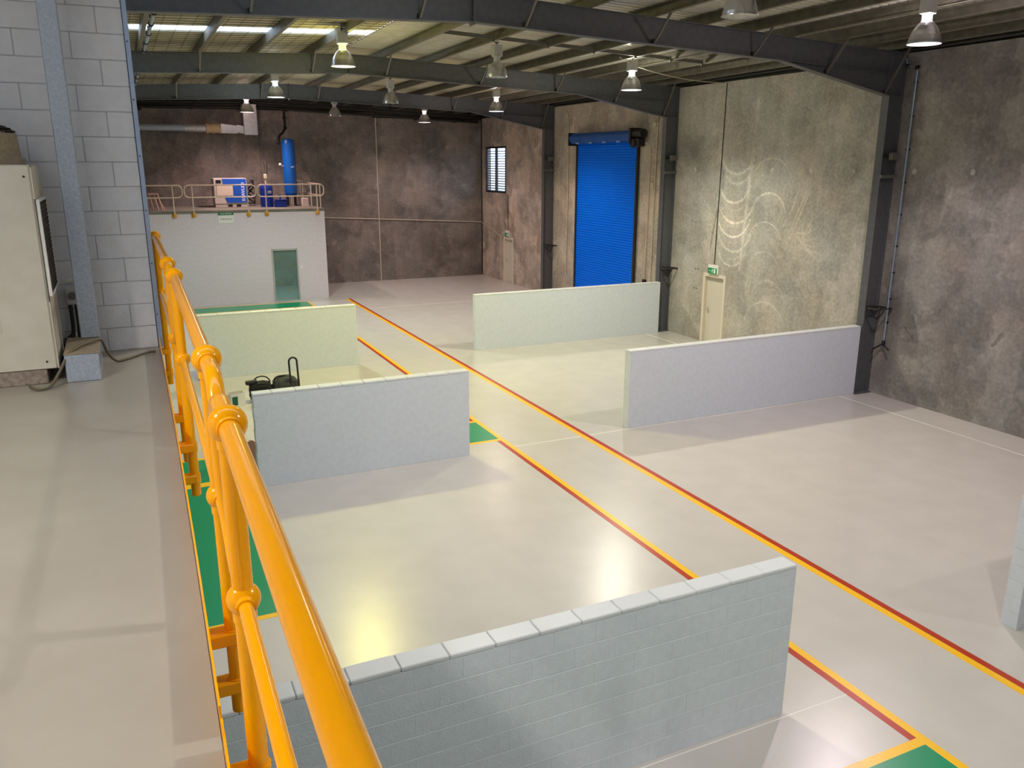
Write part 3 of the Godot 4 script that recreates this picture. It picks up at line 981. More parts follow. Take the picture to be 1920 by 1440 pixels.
# ------------------------------------------------------------------ white room at the far end
func white_room() -> void:
	var zf := -33.2
	var t := thing("wall_white_room", "flat roofed painted block room at the far left with an open doorway", "room", Vector3.ZERO, 0, "", "structure")
	var st := mb()
	slab(st, 0, zf, 0.19, -4.4, 7.39, 0.0, 3.45, [[5.29, 6.20, -1.0, 1.98]])
	var m: StandardMaterial3D = M.block.duplicate()
	m.albedo_texture = noise_tex(14, 0.02, srgb(208, 198, 203), srgb(216, 206, 211), 256, 4)
	obj("front_wall", st, m, t)
	st = mb()
	box2(st, Vector3(7.20, 0, FAR_Z), Vector3(7.39, 3.45, zf - 0.19))
	obj("side_wall", st, m, t)
	st = mb()
	box2(st, Vector3(-4.45, 3.452, FAR_Z + 0.005), Vector3(7.40, 3.56, zf + 0.02), 0.01)
	obj("roof_slab", st, M.conc_side, t)
	# faint courses on the front
	for k in range(1, 17):
		st = mb()
		box2(st, Vector3(-0.5, k * 0.2 - 0.004, zf), Vector3(5.24 if k < 10 else 7.385, k * 0.2 + 0.004, zf + 0.004))
		obj("bed_joint", st, M.cap, t)
		if k < 10:
			st = mb()
			box2(st, Vector3(6.25, k * 0.2 - 0.004, zf), Vector3(7.385, k * 0.2 + 0.004, zf + 0.004))
			obj("bed_joint", st, M.cap, t)
	# doorway frame
	var d := thing("door_3", "open doorway with aluminium frame in the white room", "doorway", Vector3.ZERO, 0, "", "structure")
	st = mb()
	box2(st, Vector3(5.24, 0, zf - 0.1), Vector3(5.30, 2.03, zf + 0.03), 0.006)
	box2(st, Vector3(6.19, 0, zf - 0.1), Vector3(6.25, 2.03, zf + 0.03), 0.006)
	box2(st, Vector3(5.30, 1.97, zf - 0.1), Vector3(6.19, 2.03, zf + 0.03), 0.006)
	obj("frame", st, M.alu, d)
	var g := plain(Color(0.55, 0.80, 0.76, 0.10), 0.05)
	g.transparency = BaseMaterial3D.TRANSPARENCY_ALPHA
	st = mb()
	box2(st, Vector3(5.30, 0.02, zf - 0.07), Vector3(6.19, 1.97, zf - 0.06))
	obj("pane", st, g, d)
	st = mb()
	bx(st, Vector3(6.37, 1.3, zf + 0.012), Vector3(0.1, 0.14, 0.022), 0.004)
	bx(st, Vector3(6.37, 1.31, zf + 0.026), Vector3(0.025, 0.04, 0.008), 0.002)
	tag(obj("light_switch", st, M.white), "white wall switch right of the white room doorway", "switch")
	# a fluorescent batten lights the inside of the room
	var lb := thing("batten_light", "cool fluorescent batten on the ceiling inside the white room", "light", Vector3(5.2, 3.40, -35.0))
	st = mb()
	bx(st, Vector3.ZERO, Vector3(1.2, 0.06, 0.1), 0.008)
	obj("tray", st, M.white, lb)
	var tm := plain(Color(0.9, 1, 1), 0.4)
	tm.emission_enabled = true
	tm.emission = Color(0.75, 1.0, 0.98)
	tm.emission_energy_multiplier = 1.5
	st = mb()
	tube(st, [Vector3(-0.56, -0.055, 0), Vector3(0.56, -0.055, 0)], 0.018, 10)
	obj("tube_lamp", st, tm, lb)
	var l := AreaLight3D.new()
	l.name = "batten_glow"
	add_child(l)
	l.position = Vector3(5.2, 3.31, -35.0)
	l.rotation.x = -PI / 2
	l.area_size = Vector2(1.12, 0.06)
	l.light_color = Color(0.7, 1.0, 0.98)
	l.light_energy = 2.2
	l.area_range = 20.0
	l.shadow_enabled = true

	# cream rails on its roof, three loops
	var yb := 3.56
	var rails := [["cream loop rail at the left end of the white room roof", -0.4, 2.2, [0.0, 1.87]], ["cream loop rail in front of the blue and white compressor", 2.27, 4.81, [2.54, 4.5]], ["cream loop rail in front of the tall blue tank", 4.87, 7.40, [5.17, 7.12]]]
	for r in rails:
		var q := thing("roof_rail", r[0], "guard rail", Vector3(0, 0, zf + 0.07), 0, "cream rails on the white room roof")
		var pts := []
		var top := 4.48
		var low := 4.04
		var rad := 0.16
		pts.append(Vector3((r[1] + r[2]) / 2, top, 0))
		for c in [[r[2] - rad, top - rad, 0, 1, 1, 0], [r[2] - rad, low + rad, 1, 0, 0, -1], [r[1] + rad, low + rad, 0, -1, -1, 0], [r[1] + rad, top - rad, -1, 0, 0, 1]]:
			for i in 6:
				var a := PI * 0.5 * i / 5
				pts.append(Vector3(c[0] + (c[2] * cos(a) + c[4] * sin(a)) * rad, c[1] + (c[3] * cos(a) + c[5] * sin(a)) * rad, 0))
		pts.append(Vector3((r[1] + r[2]) / 2, top, 0))
		st = mb()
		tube(st, pts, 0.024, 10, false)
		obj("rail_loop", st, M.cream_rail, q)
		for x in r[3]:
			st = mb()
			tube(st, [Vector3(x, 3.36, 0.0), Vector3(x, top, 0.0)], 0.025, 10)
			obj("post", st, M.cream_rail, q)
			st = mb()
			tube(st, [Vector3(x, 3.34, 0.0), Vector3(x, 3.47, 0.0)], 0.055, 12)
			bx(st, Vector3(x, 3.40, -0.03), Vector3(0.15, 0.16, 0.05), 0.01)
			obj("clamp", st, M.clamp_yellow, q)
	# return rail along the right end of the roof
	var q2 := thing("roof_rail", "cream rail returning along the right end of the white room roof", "guard rail", Vector3(7.33, 0, 0), 0, "cream rails on the white room roof")
	st = mb()
	for y in [4.48, 4.04]:
		tube(st, [Vector3(0, y, zf - 0.1), Vector3(0, y, FAR_Z + 0.1)], 0.022, 8)
	obj("rail_bar", st, M.cream_rail, q2)
	for z in [-33.5, -35.2, -36.9]:
		st = mb()
		tube(st, [Vector3(0, yb, z), Vector3(0, 4.48, z)], 0.022, 8)
		obj("post", st, M.cream_rail, q2)
	# sign under the rails
	var s := thing("sign_board", "white sign with a green heading under the roof rails", "sign", Vector3(3.665, 3.27, zf + 0.012))
	st = mb()
	bx(st, Vector3(0, -0.05, 0), Vector3(0.56, 0.30, 0.014), 0.003)
	obj("board", st, M.white, s)
	st = mb()
	bx(st, Vector3(0, 0.155, 0.001), Vector3(0.56, 0.105, 0.016), 0.003)
	obj("heading_panel", st, plain(srgb(38, 112, 70), 0.5), s)
	text(s, "lettering", "LOAD RATING", 0.062, Vector3(0, 0.155, 0.0105), plain(srgb(210, 220, 206), 0.5))
	text(s, "lettering", "TOTAL RATED W", 0.055, Vector3(0, -0.045, 0.0085), plain(srgb(50, 66, 54), 0.5))

func text(parent: Node3D, called: String, words: String, size: float, at: Vector3, mat: Material, turn := Vector3.ZERO, wide := 1.0) -> MeshInstance3D:
	var f := SystemFont.new()
	f.font_names = PackedStringArray(["Droid Sans"])
	f.font_weight = 700
	var t := TextMesh.new()
	t.text = words
	t.font = f
	t.font_size = 64
	t.pixel_size = size / 64.0
	t.depth = 0.004
	var o := obj(called, t, mat, parent, at)
	o.rotation = turn
	o.scale = Vector3(wide, 1, 1)
	return o

# ------------------------------------------------------------------ lamps
func lamps() -> void:
	var warm := Color(1.0, 0.93, 0.80)
	# [x, z, colour or null, energy, label]
	var list := [
		[4.7, -18.5, Color(1.0, 0.97, 0.55), 28.0, "lit high bay lamp with a cable coil above it, before the second frame"],
		[4.7, -26.8, Color(0.94, 1.0, 0.97), 32.0, "lit white high bay lamp left of the ridge, before the third frame"],
		[4.85, -34.0, Color(1.0, 0.86, 0.84), 18.0, "pinkish lit high bay lamp before the tin duct at the far left"],
		[8.25, -10.0, null, 0.0, "unlit high bay lamp cut off by the top edge of the picture"],
		[8.3, -18.5, null, 0.0, "unlit high bay lamp right of the ridge, before the second frame"],
		[8.3, -26.8, null, 0.0, "unlit high bay lamp right of the ridge, before the third frame"],
		[8.2, -34.0, null, 0.0, "unlit high bay lamp beyond the third frame, near the far wall"],
		[12.0, -10.0, Color(1.0, 0.93, 0.95), 20.0, "large lit high bay lamp near the upper right corner of the picture"],
		[12.0, -18.5, Color(1.0, 0.99, 0.90), 29.0, "lit high bay lamp on the right, below a pale cable to the wall"],
		[12.0, -26.8, Color(1.0, 0.92, 0.87), 20.0, "lit high bay lamp on the right, left of the roller door"],
		[11.95, -34.0, Color(1.0, 0.89, 0.86), 11.0, "lit high bay lamp on the right hanging before the far wall"],
		[4.7, -10.0, Color(1.0, 0.98, 0.92), 22.0, "lit high bay lamp over the nearest left bay, above the picture"],
		[4.7, -1.7, Color(1.0, 0.98, 0.94), 15.0, "lit high bay lamp beside the camera, above the picture"],
		[12.0, -1.7, Color(1.0, 0.97, 0.94), 7.0, "lit high bay lamp at the right of the camera, outside the picture"],
		[-2.6, -2.9, Color(1.0, 0.97, 0.92), 11.0, "lit high bay lamp over the mezzanine, left of the camera"],
		[-2.6, 4.5, Color(1.0, 0.97, 0.92), 40.0, "lit high bay lamp over the mezzanine, behind the camera on the left"]]
	for i in list.size():
		var l: Array = list[i]
		var h := high_bay(l[0], l[1], l[2], l[3], l[4])
		if i == 0:
			var st := mb()
			var p := []
			for k in 61:
				var a := TAU * k / 20.0
				p.append(Vector3(-0.12 + cos(a) * 0.07, 0.80 + sin(a) * 0.06, 0.06 + k * 0.0006))
			p.append_array([Vector3(-0.06, 0.74, 0.08), Vector3(-0.04, 0.70, 0.04)])
			tube(st, p, 0.009, 6)
			obj("cable_coil", st, M.white, h)

func high_bay(x: float, z: float, colour, energy: float, label: String) -> Node3D:
	var mouth := sheet_y(x, z) - 0.86
	var h := thing("high_bay_lamp", label, "lamp", Vector3(x, mouth, z), 0, "high bay lamps hanging from the roof")
	var st := mb()
	# spun bell, outside and inside
	var prof := [Vector2(0.262, 0.0), Vector2(0.262, 0.012), Vector2(0.25, 0.02), Vector2(0.245, 0.06), Vector2(0.228, 0.13), Vector2(0.198, 0.20), Vector2(0.158, 0.265), Vector2(0.112, 0.315), Vector2(0.085, 0.335)]
	lathe(st, prof, Vector3.ZERO, 32)
	var inner := []
	for i in range(prof.size() - 1, 0, -1): inner.append(prof[i] - Vector2(0.006, 0.004))
	inner.append(Vector2(0.256, 0.0))
	inner.append(prof[0])
	lathe(st, inner, Vector3.ZERO, 32)
	obj("bell", st, M.spun, h)
	# collar with slots, driver box, hook
	var glow := plain(srgb(250, 246, 236), 0.5)
	if colour != null:
		glow.emission_enabled = true
		glow.emission = colour
		glow.emission_energy_multiplier = 1.3
	st = mb()
	lathe(st, [Vector2(0.085, 0.335), Vector2(0.078, 0.36), Vector2(0.078, 0.43), Vector2(0.09, 0.45), Vector2(0, 0.45)], Vector3.ZERO, 20)
	obj("lamp_collar", st, glow if colour != null else M.driver, h)
	st = mb()
	bx(st, Vector3(0, 0.575, 0), Vector3(0.22, 0.25, 0.17), 0.012)
	for k in 4:
		bx(st, Vector3(0.04, 0.54 + k * 0.03, 0.086), Vector3(0.07, 0.008, 0.006))
	obj("driver_box", st, M.driver, h)
	st = mb()
	tube(st, [Vector3(0, 0.70, 0), Vector3(0, 0.745, 0)], 0.012, 8)
	bx(st, Vector3(0, 0.75, 0), Vector3(0.1, 0.02, 0.03), 0.004)
	tube(st, [Vector3(0.02, 0.75, 0), Vector3(0.02, 0.86, 0)], 0.005, 6)
	tube(st, [Vector3(-0.02, 0.75, 0), Vector3(-0.02, 0.86, 0)], 0.005, 6)
	obj("hook", st, M.dark_metal, h)
	# glass across the mouth
	st = mb()
	lathe(st, [Vector2(0, -0.006), Vector2(0.16, -0.004), Vector2(0.25, 0.004), Vector2(0.25, 0.012), Vector2(0, 0.012)], Vector3.ZERO, 32)
	if colour == null:
		var pane := plain(Color(0.9, 0.9, 0.88, 0.25), 0.1)
		pane.transparency = BaseMaterial3D.TRANSPARENCY_ALPHA
		obj("lens", st, pane, h)
		st = mb()
		sphere(st, Vector3(0, 0.16, 0), 0.055, 16, 1.5)
		obj("bulb", st, M.bulb_off, h)
		return h
	var lens := plain(Color.WHITE, 0.4)
	lens.emission_enabled = true
	lens.emission = Color.WHITE.lerp(colour, 0.5)
	lens.emission_energy_multiplier = 2.2
	obj("lamp_lens", st, lens, h)
	var s := SpotLight3D.new()
	s.name = "lamp_light"
	h.add_child(s, true)
	s.position = Vector3(0, -0.05, 0)
	s.rotation.x = -PI / 2
	s.light_color = colour
	s.light_energy = energy
	s.light_size = 0.10
	s.spot_range = 60.0
	s.spot_attenuation = 2.0
	s.spot_angle = 73.0
	s.spot_angle_attenuation = 0.6
	s.shadow_enabled = true
	# light that leaves through the vents of the collar
	var o := OmniLight3D.new()
	o.name = "collar_light"
	h.add_child(o, true)
	o.position = Vector3(0.0, 0.395, 0.0)
	o.light_color = colour
	o.light_energy = energy * 0.055
	o.light_size = 0.05
	o.omni_range = 20.0
	o.omni_attenuation = 2.0
	o.shadow_enabled = true
	return h

# ------------------------------------------------------------------ things on the right wall
func right_wall_fittings() -> void:
	var st := mb()
	# roller door
	var r := thing("door_1", "tall blue steel roller door in the right wall", "roller door", Vector3.ZERO, 0, "", "structure")
	var z0 := -27.93
	var z1 := -23.87
	st = mb()
	var y := 0.02
	while y < 6.1:
		# one corrugation of the curtain: flat face and a groove
		var x := 15.83
		for q in [[0.0, 0.0, 0.05, 0.0], [0.05, 0.0, 0.058, 0.022], [0.058, 0.022, 0.082, 0.022], [0.082, 0.022, 0.09, 0.0]]:
			flat_quad(st, Vector3(x + q[1], y + q[0], z0), Vector3(x + q[1], y + q[0], z1), Vector3(x + q[3], y + q[2], z1), Vector3(x + q[3], y + q[2], z0), Vector3(-1, 0, 0))
		y += 0.09
	obj("curtain", st, M.roller, r)
	for z in [z0, z1]:
		st = mb()
		box2(st, Vector3(15.79, 0, z - 0.04), Vector3(15.895, 5.95, z + 0.04), 0.006)
		obj("guide", st, M.dark_metal, r)
	st = mb()
	bx(st, Vector3(15.81, 0.05, (z0 + z1) / 2), Vector3(0.05, 0.1, z1 - z0 - 0.1), 0.01)
	obj("bottom_rail", st, M.roller_drum, r)
	st = mb()
	tube(st, [Vector3(15.66, 6.17, z0 + 0.02), Vector3(15.66, 6.17, z1 - 0.02)], 0.19, 24)
	obj("drum", st, M.roller_drum, r)
	for k in 4:
		st = mb()
		bx(st, Vector3(15.49, 6.0, lerpf(z0 + 0.6, z1 - 0.7, k / 3.0)), Vector3(0.03, 0.06, 0.22), 0.006)
		obj("strap", st, plain(srgb(120, 150, 196), 0.5), r)
	st = mb()
	bx(st, Vector3(15.68, 6.15, z0 - 0.06), Vector3(0.42, 0.46, 0.08), 0.01)
	obj("end_bracket", st, M.black, r)
	st = mb()
	bx(st, Vector3(15.66, 6.17, z1 + 0.06), Vector3(0.46, 0.5, 0.1), 0.01)
	tube(st, [Vector3(15.62, 6.24, z1 + 0.1), Vector3(15.62, 6.24, z1 + 0.62)], 0.14, 16)
	bx(st, Vector3(15.64, 5.96, z1 + 0.3), Vector3(0.26, 0.26, 0.4), 0.02)
	lathe(st, [Vector2(0, -0.03), Vector2(0.13, -0.03), Vector2(0.13, 0.03), Vector2(0, 0.03)], Vector3(15.5, 5.92, z1 + 0.2), 20, Basis(Vector3(0, 0, 1), PI / 2))
	obj("motor", st, M.black, r)
	# louvre window
	var w := thing("window_1", "tall louvre window high on the right wall near the far corner", "window", Vector3.ZERO, 0, "", "structure")
	st = mb()
	for z in [-36.67, -35.585, -34.5]:
		box2(st, Vector3(15.88, 4.0, z - 0.035), Vector3(16.0, 6.0, z + 0.035), 0.004)
	for yy in [4.02, 5.98]:
		box2(st, Vector3(15.88, yy - 0.04, -36.67), Vector3(16.0, yy + 0.04, -34.5), 0.004)
	obj("frame", st, plain(srgb(26, 32, 44), 0.5), w)
	var pane := plain(Color(0.86, 0.92, 0.98, 0.07), 0.8)
	pane.transparency = BaseMaterial3D.TRANSPARENCY_ALPHA
	st = mb()
	bx(st, Vector3.ZERO, Vector3(0.006, 0.128, 1.0), 0.0)
	var blade := st.commit()
	st = mb()
	bx(st, Vector3(0, -0.064, 0), Vector3(0.02, 0.034, 1.0), 0.0)
	var rib := st.commit()
	for c in 2:
		for k in 17:
			var b := obj("blade", blade, pane, w, Vector3(15.94, 4.11 + k * 0.11, -36.13 + c * 0.935))
			b.rotation.z = 0.5
			var e := obj("blade_edge", rib, plain(srgb(40, 48, 60), 0.5) if not M.has("edge") else M.edge, b)
			M.edge = e.material_override
	# doors
	door("door_2", "pale steel exit door with a lever handle beside the swirled concrete", -20.07, -19.13, 2.06)
	door("door_4", "pale exit door near the far corner of the right wall", -34.64, -33.72, 2.0)
	exit_sign("green and white exit sign above the door beside the swirled concrete", Vector3(15.86, 2.25, -19.62), 0.46)
	exit_sign("small exit sign above the door near the far corner", Vector3(15.86, 2.20, -34.2), 0.42)

	# wires and conduits: [label, points, radius, material]
	var runs := [
		["dark conduit running down to the exit sign over the right hand door", [Vector3(15.885, 7.48, -19.6), Vector3(15.885, 2.41, -19.64)], 0.012, M.dark_metal],
		["pale conduit running down left of the blue roller door", [Vector3(15.87, 7.2, -28.9), Vector3(15.87, 7.08, -28.75), Vector3(15.87, 6.0, -28.68), Vector3(15.87, 1.0, -28.72)], 0.018, M.conduit],
		["pale conduit running down close to the column right of the roller door", [Vector3(15.87, 6.9, -22.85), Vector3(15.87, 0.9, -22.9)], 0.02, M.conduit],
		["grey conduit looping from the door motor to a control box", [Vector3(15.75, 5.95, -23.3), Vector3(15.82, 5.9, -23.2), Vector3(15.87, 5.7, -23.18), Vector3(15.87, 4.0, -23.2), Vector3(15.87, 1.5, -23.24)], 0.016, M.conduit],
		["thin wire running down to the exit sign near the far corner", [Vector3(15.885, 3.95, -34.2), Vector3(15.885, 2.36, -34.2)], 0.009, M.dark_metal],
		["thin wire running down the corner to a small box", [Vector3(15.885, 6.9, -36.95), Vector3(15.885, 1.6, -36.9)], 0.009, M.conduit]]
	for q in runs:
		st = mb()
		tube(st, q[1], q[2], 8)
		tag(obj("conduit", st, q[3]), q[0], "conduit", "conduits on the right wall")
	# pale cable from the right hand lamp to the wall
	st = mb()
	var pts := []
	for i in 9:
		var t := i / 8.0
		pts.append(Vector3(lerpf(11.5, 15.86, t), lerpf(7.72, 7.48, t) - 0.12 * sin(PI * t) + (0.08 if i == 0 else 0.0), lerpf(-18.3, -19.6, t)))
	tube(st, pts, 0.012, 6)
	tag(obj("cable", st, M.conduit), "pale cable from the right hand lamp across to the wall", "cable")
	# control box, small boxes
	st = mb()
	bx(st, Vector3(15.86, 1.38, -23.22), Vector3(0.07, 0.26, 0.18), 0.012)
	bx(st, Vector3(15.82, 1.40, -23.22), Vector3(0.02, 0.09, 0.1), 0.004)
	tag(obj("control_box", st, M.black), "black push button box right of the roller door", "control box")
	st = mb()
	bx(st, Vector3(15.87, 4.6, -23.0), Vector3(0.07, 0.2, 0.16), 0.01)
	bx(st, Vector3(15.87, 6.5, -23.0), Vector3(0.07, 0.16, 0.16), 0.01)
	tag(obj("junction_box", st, M.conduit), "pale junction boxes between roller door and column", "junction box")
	st = mb()
	bx(st, Vector3(15.86, 1.45, -36.9), Vector3(0.06, 0.3, 0.12), 0.01)
	tag(obj("wall_box", st, M.conduit), "narrow pale box low on the right wall by the corner", "box")
	# pipe stubs beside each column: brackets, floodlights
	var names := ["nearest the camera", "second from the camera", "third from the camera"]
	for f in range(1, 4):
		var z: float = FRAMES[f]
		var b := thing("hose_bracket", "triangular steel bracket on the column %s" % names[f - 1], "bracket", Vector3(15.72, 2.08, z + 0.18), 0, "brackets on the columns")
		st = mb()
		for s in [[Vector3(-0.28, 0, 0), Vector3(0.16, 0, 0)], [Vector3(-0.28, 0, 0), Vector3(-0.06, -0.28, 0.12)], [Vector3(0.16, 0, 0), Vector3(-0.06, -0.28, 0.12)], [Vector3(-0.28, 0, 0.3), Vector3(0.16, 0, 0.3)], [Vector3(-0.28, 0, 0), Vector3(-0.28, 0, 0.3)], [Vector3(0.16, 0, 0), Vector3(0.16, 0, 0.3)], [Vector3(-0.06, -0.28, 0.12), Vector3(-0.06, 0, 0.3)]]:
			tube(st, s, 0.018, 6)
		bx(st, Vector3(-0.06, 0.0, -0.06), Vector3(0.3, 0.05, 0.1), 0.004)
		obj("arm", st, M.dark_metal, b)
		var fl := thing("floodlight", "small grey floodlight on the column %s" % names[f - 1], "floodlight", Vector3(15.70, 5.46, z + 0.16), 0, "floodlights on the columns")
		st = mb()
		bx(st, Vector3(0, 0, 0.03), Vector3(0.22, 0.16, 0.10), 0.012)
		obj("housing", st, M.brace, fl)
		st = mb()
		bx(st, Vector3(0, 0, -0.06), Vector3(0.34, 0.05, 0.1), 0.004)
		obj("mount", st, M.dark_metal, fl)
	# drain pipe and tap at the nearest column
	var dp := thing("drain_pipe", "thin steel water pipe with clips beside the nearest column", "pipe", Vector3.ZERO)
	st = mb()
	tube(st, [Vector3(15.80, 7.5, -13.55), Vector3(15.80, 7.34, -13.52), Vector3(15.82, 7.30, -13.30), Vector3(15.84, 7.22, -13.28), Vector3(15.84, 1.3, -13.30)], 0.022, 10)
	obj("tube", st, M.zinc, dp)
	for yy in [7.32, 7.0, 6.3, 5.6, 4.9, 4.2, 3.5, 2.9, 2.3, 1.75]:
		st = mb()
		bx(st, Vector3(15.865, yy, -13.30), Vector3(0.08, 0.03, 0.06), 0.004)
		obj("clip", st, M.black, dp)
	st = mb()
	for e in [Vector3(15.80, 7.34, -13.52), Vector3(15.83, 7.29, -13.29)]: sphere(st, e, 0.05, 10)
	obj("elbow", st, M.black, dp)
	st = mb()
	tube(st, [Vector3(15.84, 1.32, -13.30), Vector3(15.82, 1.2, -13.30)], 0.04, 10)
	tube(st, [Vector3(15.82, 1.24, -13.30), Vector3(15.72, 1.16, -13.05)], 0.022, 8)
	tube(st, [Vector3(15.82, 1.24, -13.30), Vector3(15.70, 1.10, -13.46)], 0.022, 8)
	tube(st, [Vector3(15.70, 1.10, -13.46), Vector3(15.68, 1.0, -13.46)], 0.018, 8)
	obj("tap", st, M.black, dp)
	# dark fire pipe along the top of the right wall
	var fp := thing("fire_pipe", "dark pipe with clips along the top of the right wall", "pipe", Vector3.ZERO)
	st = mb()
	tube(st, [Vector3(15.78, 7.82, 3.0), Vector3(15.78, 7.46, -36.5)], 0.042, 10)
	obj("tube", st, M.rubber, fp)
	for k in 18:
		var z := -6.5 - k * 1.7
		st = mb()
		bx(st, Vector3(15.80, lerpf(7.82, 7.46, (3.0 - z) / 39.5) + 0.05, z), Vector3(0.12, 0.09, 0.10), 0.01)
		obj("clip", st, M.black, fp)

func door(called: String, label: String, z0: float, z1: float, h: float) -> void:
	var d := thing(called, label, "door", Vector3.ZERO, 0, "", "structure")
	var st := mb()
	var x := WALL_X
	for z in [z0, z1]:
		var s := 1.0 if z == z0 else -1.0
		box2(st, Vector3(x - 0.02, 0, z - 0.05), Vector3(x + 0.14, h + 0.05, z + 0.05), 0.006)
		box2(st, Vector3(x + 0.085, 0, z + s * 0.05), Vector3(x + 0.14, h, z + s * 0.075), 0.004)
	box2(st, Vector3(x - 0.02, h - 0.05, z0 + 0.05), Vector3(x + 0.14, h + 0.05, z1 - 0.05), 0.006)
	obj("frame", st, M.door_frame, d)
	st = mb()
	box2(st, Vector3(x + 0.09, 0.01, z0 + 0.06), Vector3(x + 0.13, h - 0.05, z1 - 0.06), 0.004)
	obj("leaf", st, M.door, d)
	st = mb()
	bx(st, Vector3(x + 0.085, 0.98, z0 + 0.14), Vector3(0.012, 0.2, 0.055), 0.004)
	tube(st, [Vector3(x + 0.085, 1.02, z0 + 0.14), Vector3(x + 0.03, 1.02, z0 + 0.14), Vector3(x + 0.03, 1.02, z0 + 0.26)], 0.011, 8)
	obj("lever_handle", st, M.alu, d)

func exit_sign(label: String, at: Vector3, w: float) -> void:
	var e := thing("exit_sign", label, "exit sign", at, -PI / 2, "exit signs over the doors")
	# local x runs along the wall, z points into the hall
	var st := mb()
	bx(st, Vector3(0, 0, 0), Vector3(w, 0.27, 0.075), 0.012)
	obj("case", st, M.white, e)
	st = mb()
	bx(st, Vector3(-0.015, -0.04, 0.04), Vector3(w - 0.05, 0.17, 0.01), 0.003)
	obj("sign_face", st, M.exit_green, e)
	var wm := plain(srgb(226, 240, 228), 0.5)
	st = mb()      # running figure, arrow and door opening
	bx(st, Vector3(0.10, -0.04, 0.0465), Vector3(0.07, 0.13, 0.004))
	lathe(st, [Vector2(0, -0.002), Vector2(0.013, -0.002), Vector2(0.013, 0.002), Vector2(0, 0.002)], Vector3(0.0, 0.012, 0.046), 12, Basis(Vector3(1, 0, 0), PI / 2))
	bx(st, Vector3(-0.005, -0.028, 0.0465), Vector3(0.02, 0.05, 0.004), 0.0, Basis(Vector3(0, 0, 1), -0.35))
	bx(st, Vector3(0.014, -0.075, 0.0465), Vector3(0.013, 0.055, 0.004), 0.0, Basis(Vector3(0, 0, 1), 0.6))
	bx(st, Vector3(-0.03, -0.07, 0.0465), Vector3(0.013, 0.055, 0.004), 0.0, Basis(Vector3(0, 0, 1), -0.9))
	bx(st, Vector3(0.02, -0.02, 0.0465), Vector3(0.04, 0.011, 0.004), 0.0, Basis(Vector3(0, 0, 1), 0.4))
	bx(st, Vector3(-0.03, -0.025, 0.0465), Vector3(0.035, 0.011, 0.004), 0.0, Basis(Vector3(0, 0, 1), 0.5))
	bx(st, Vector3(-0.12, -0.04, 0.0465), Vector3(0.07, 0.016, 0.004))
	obj("pictogram", st, wm, e)

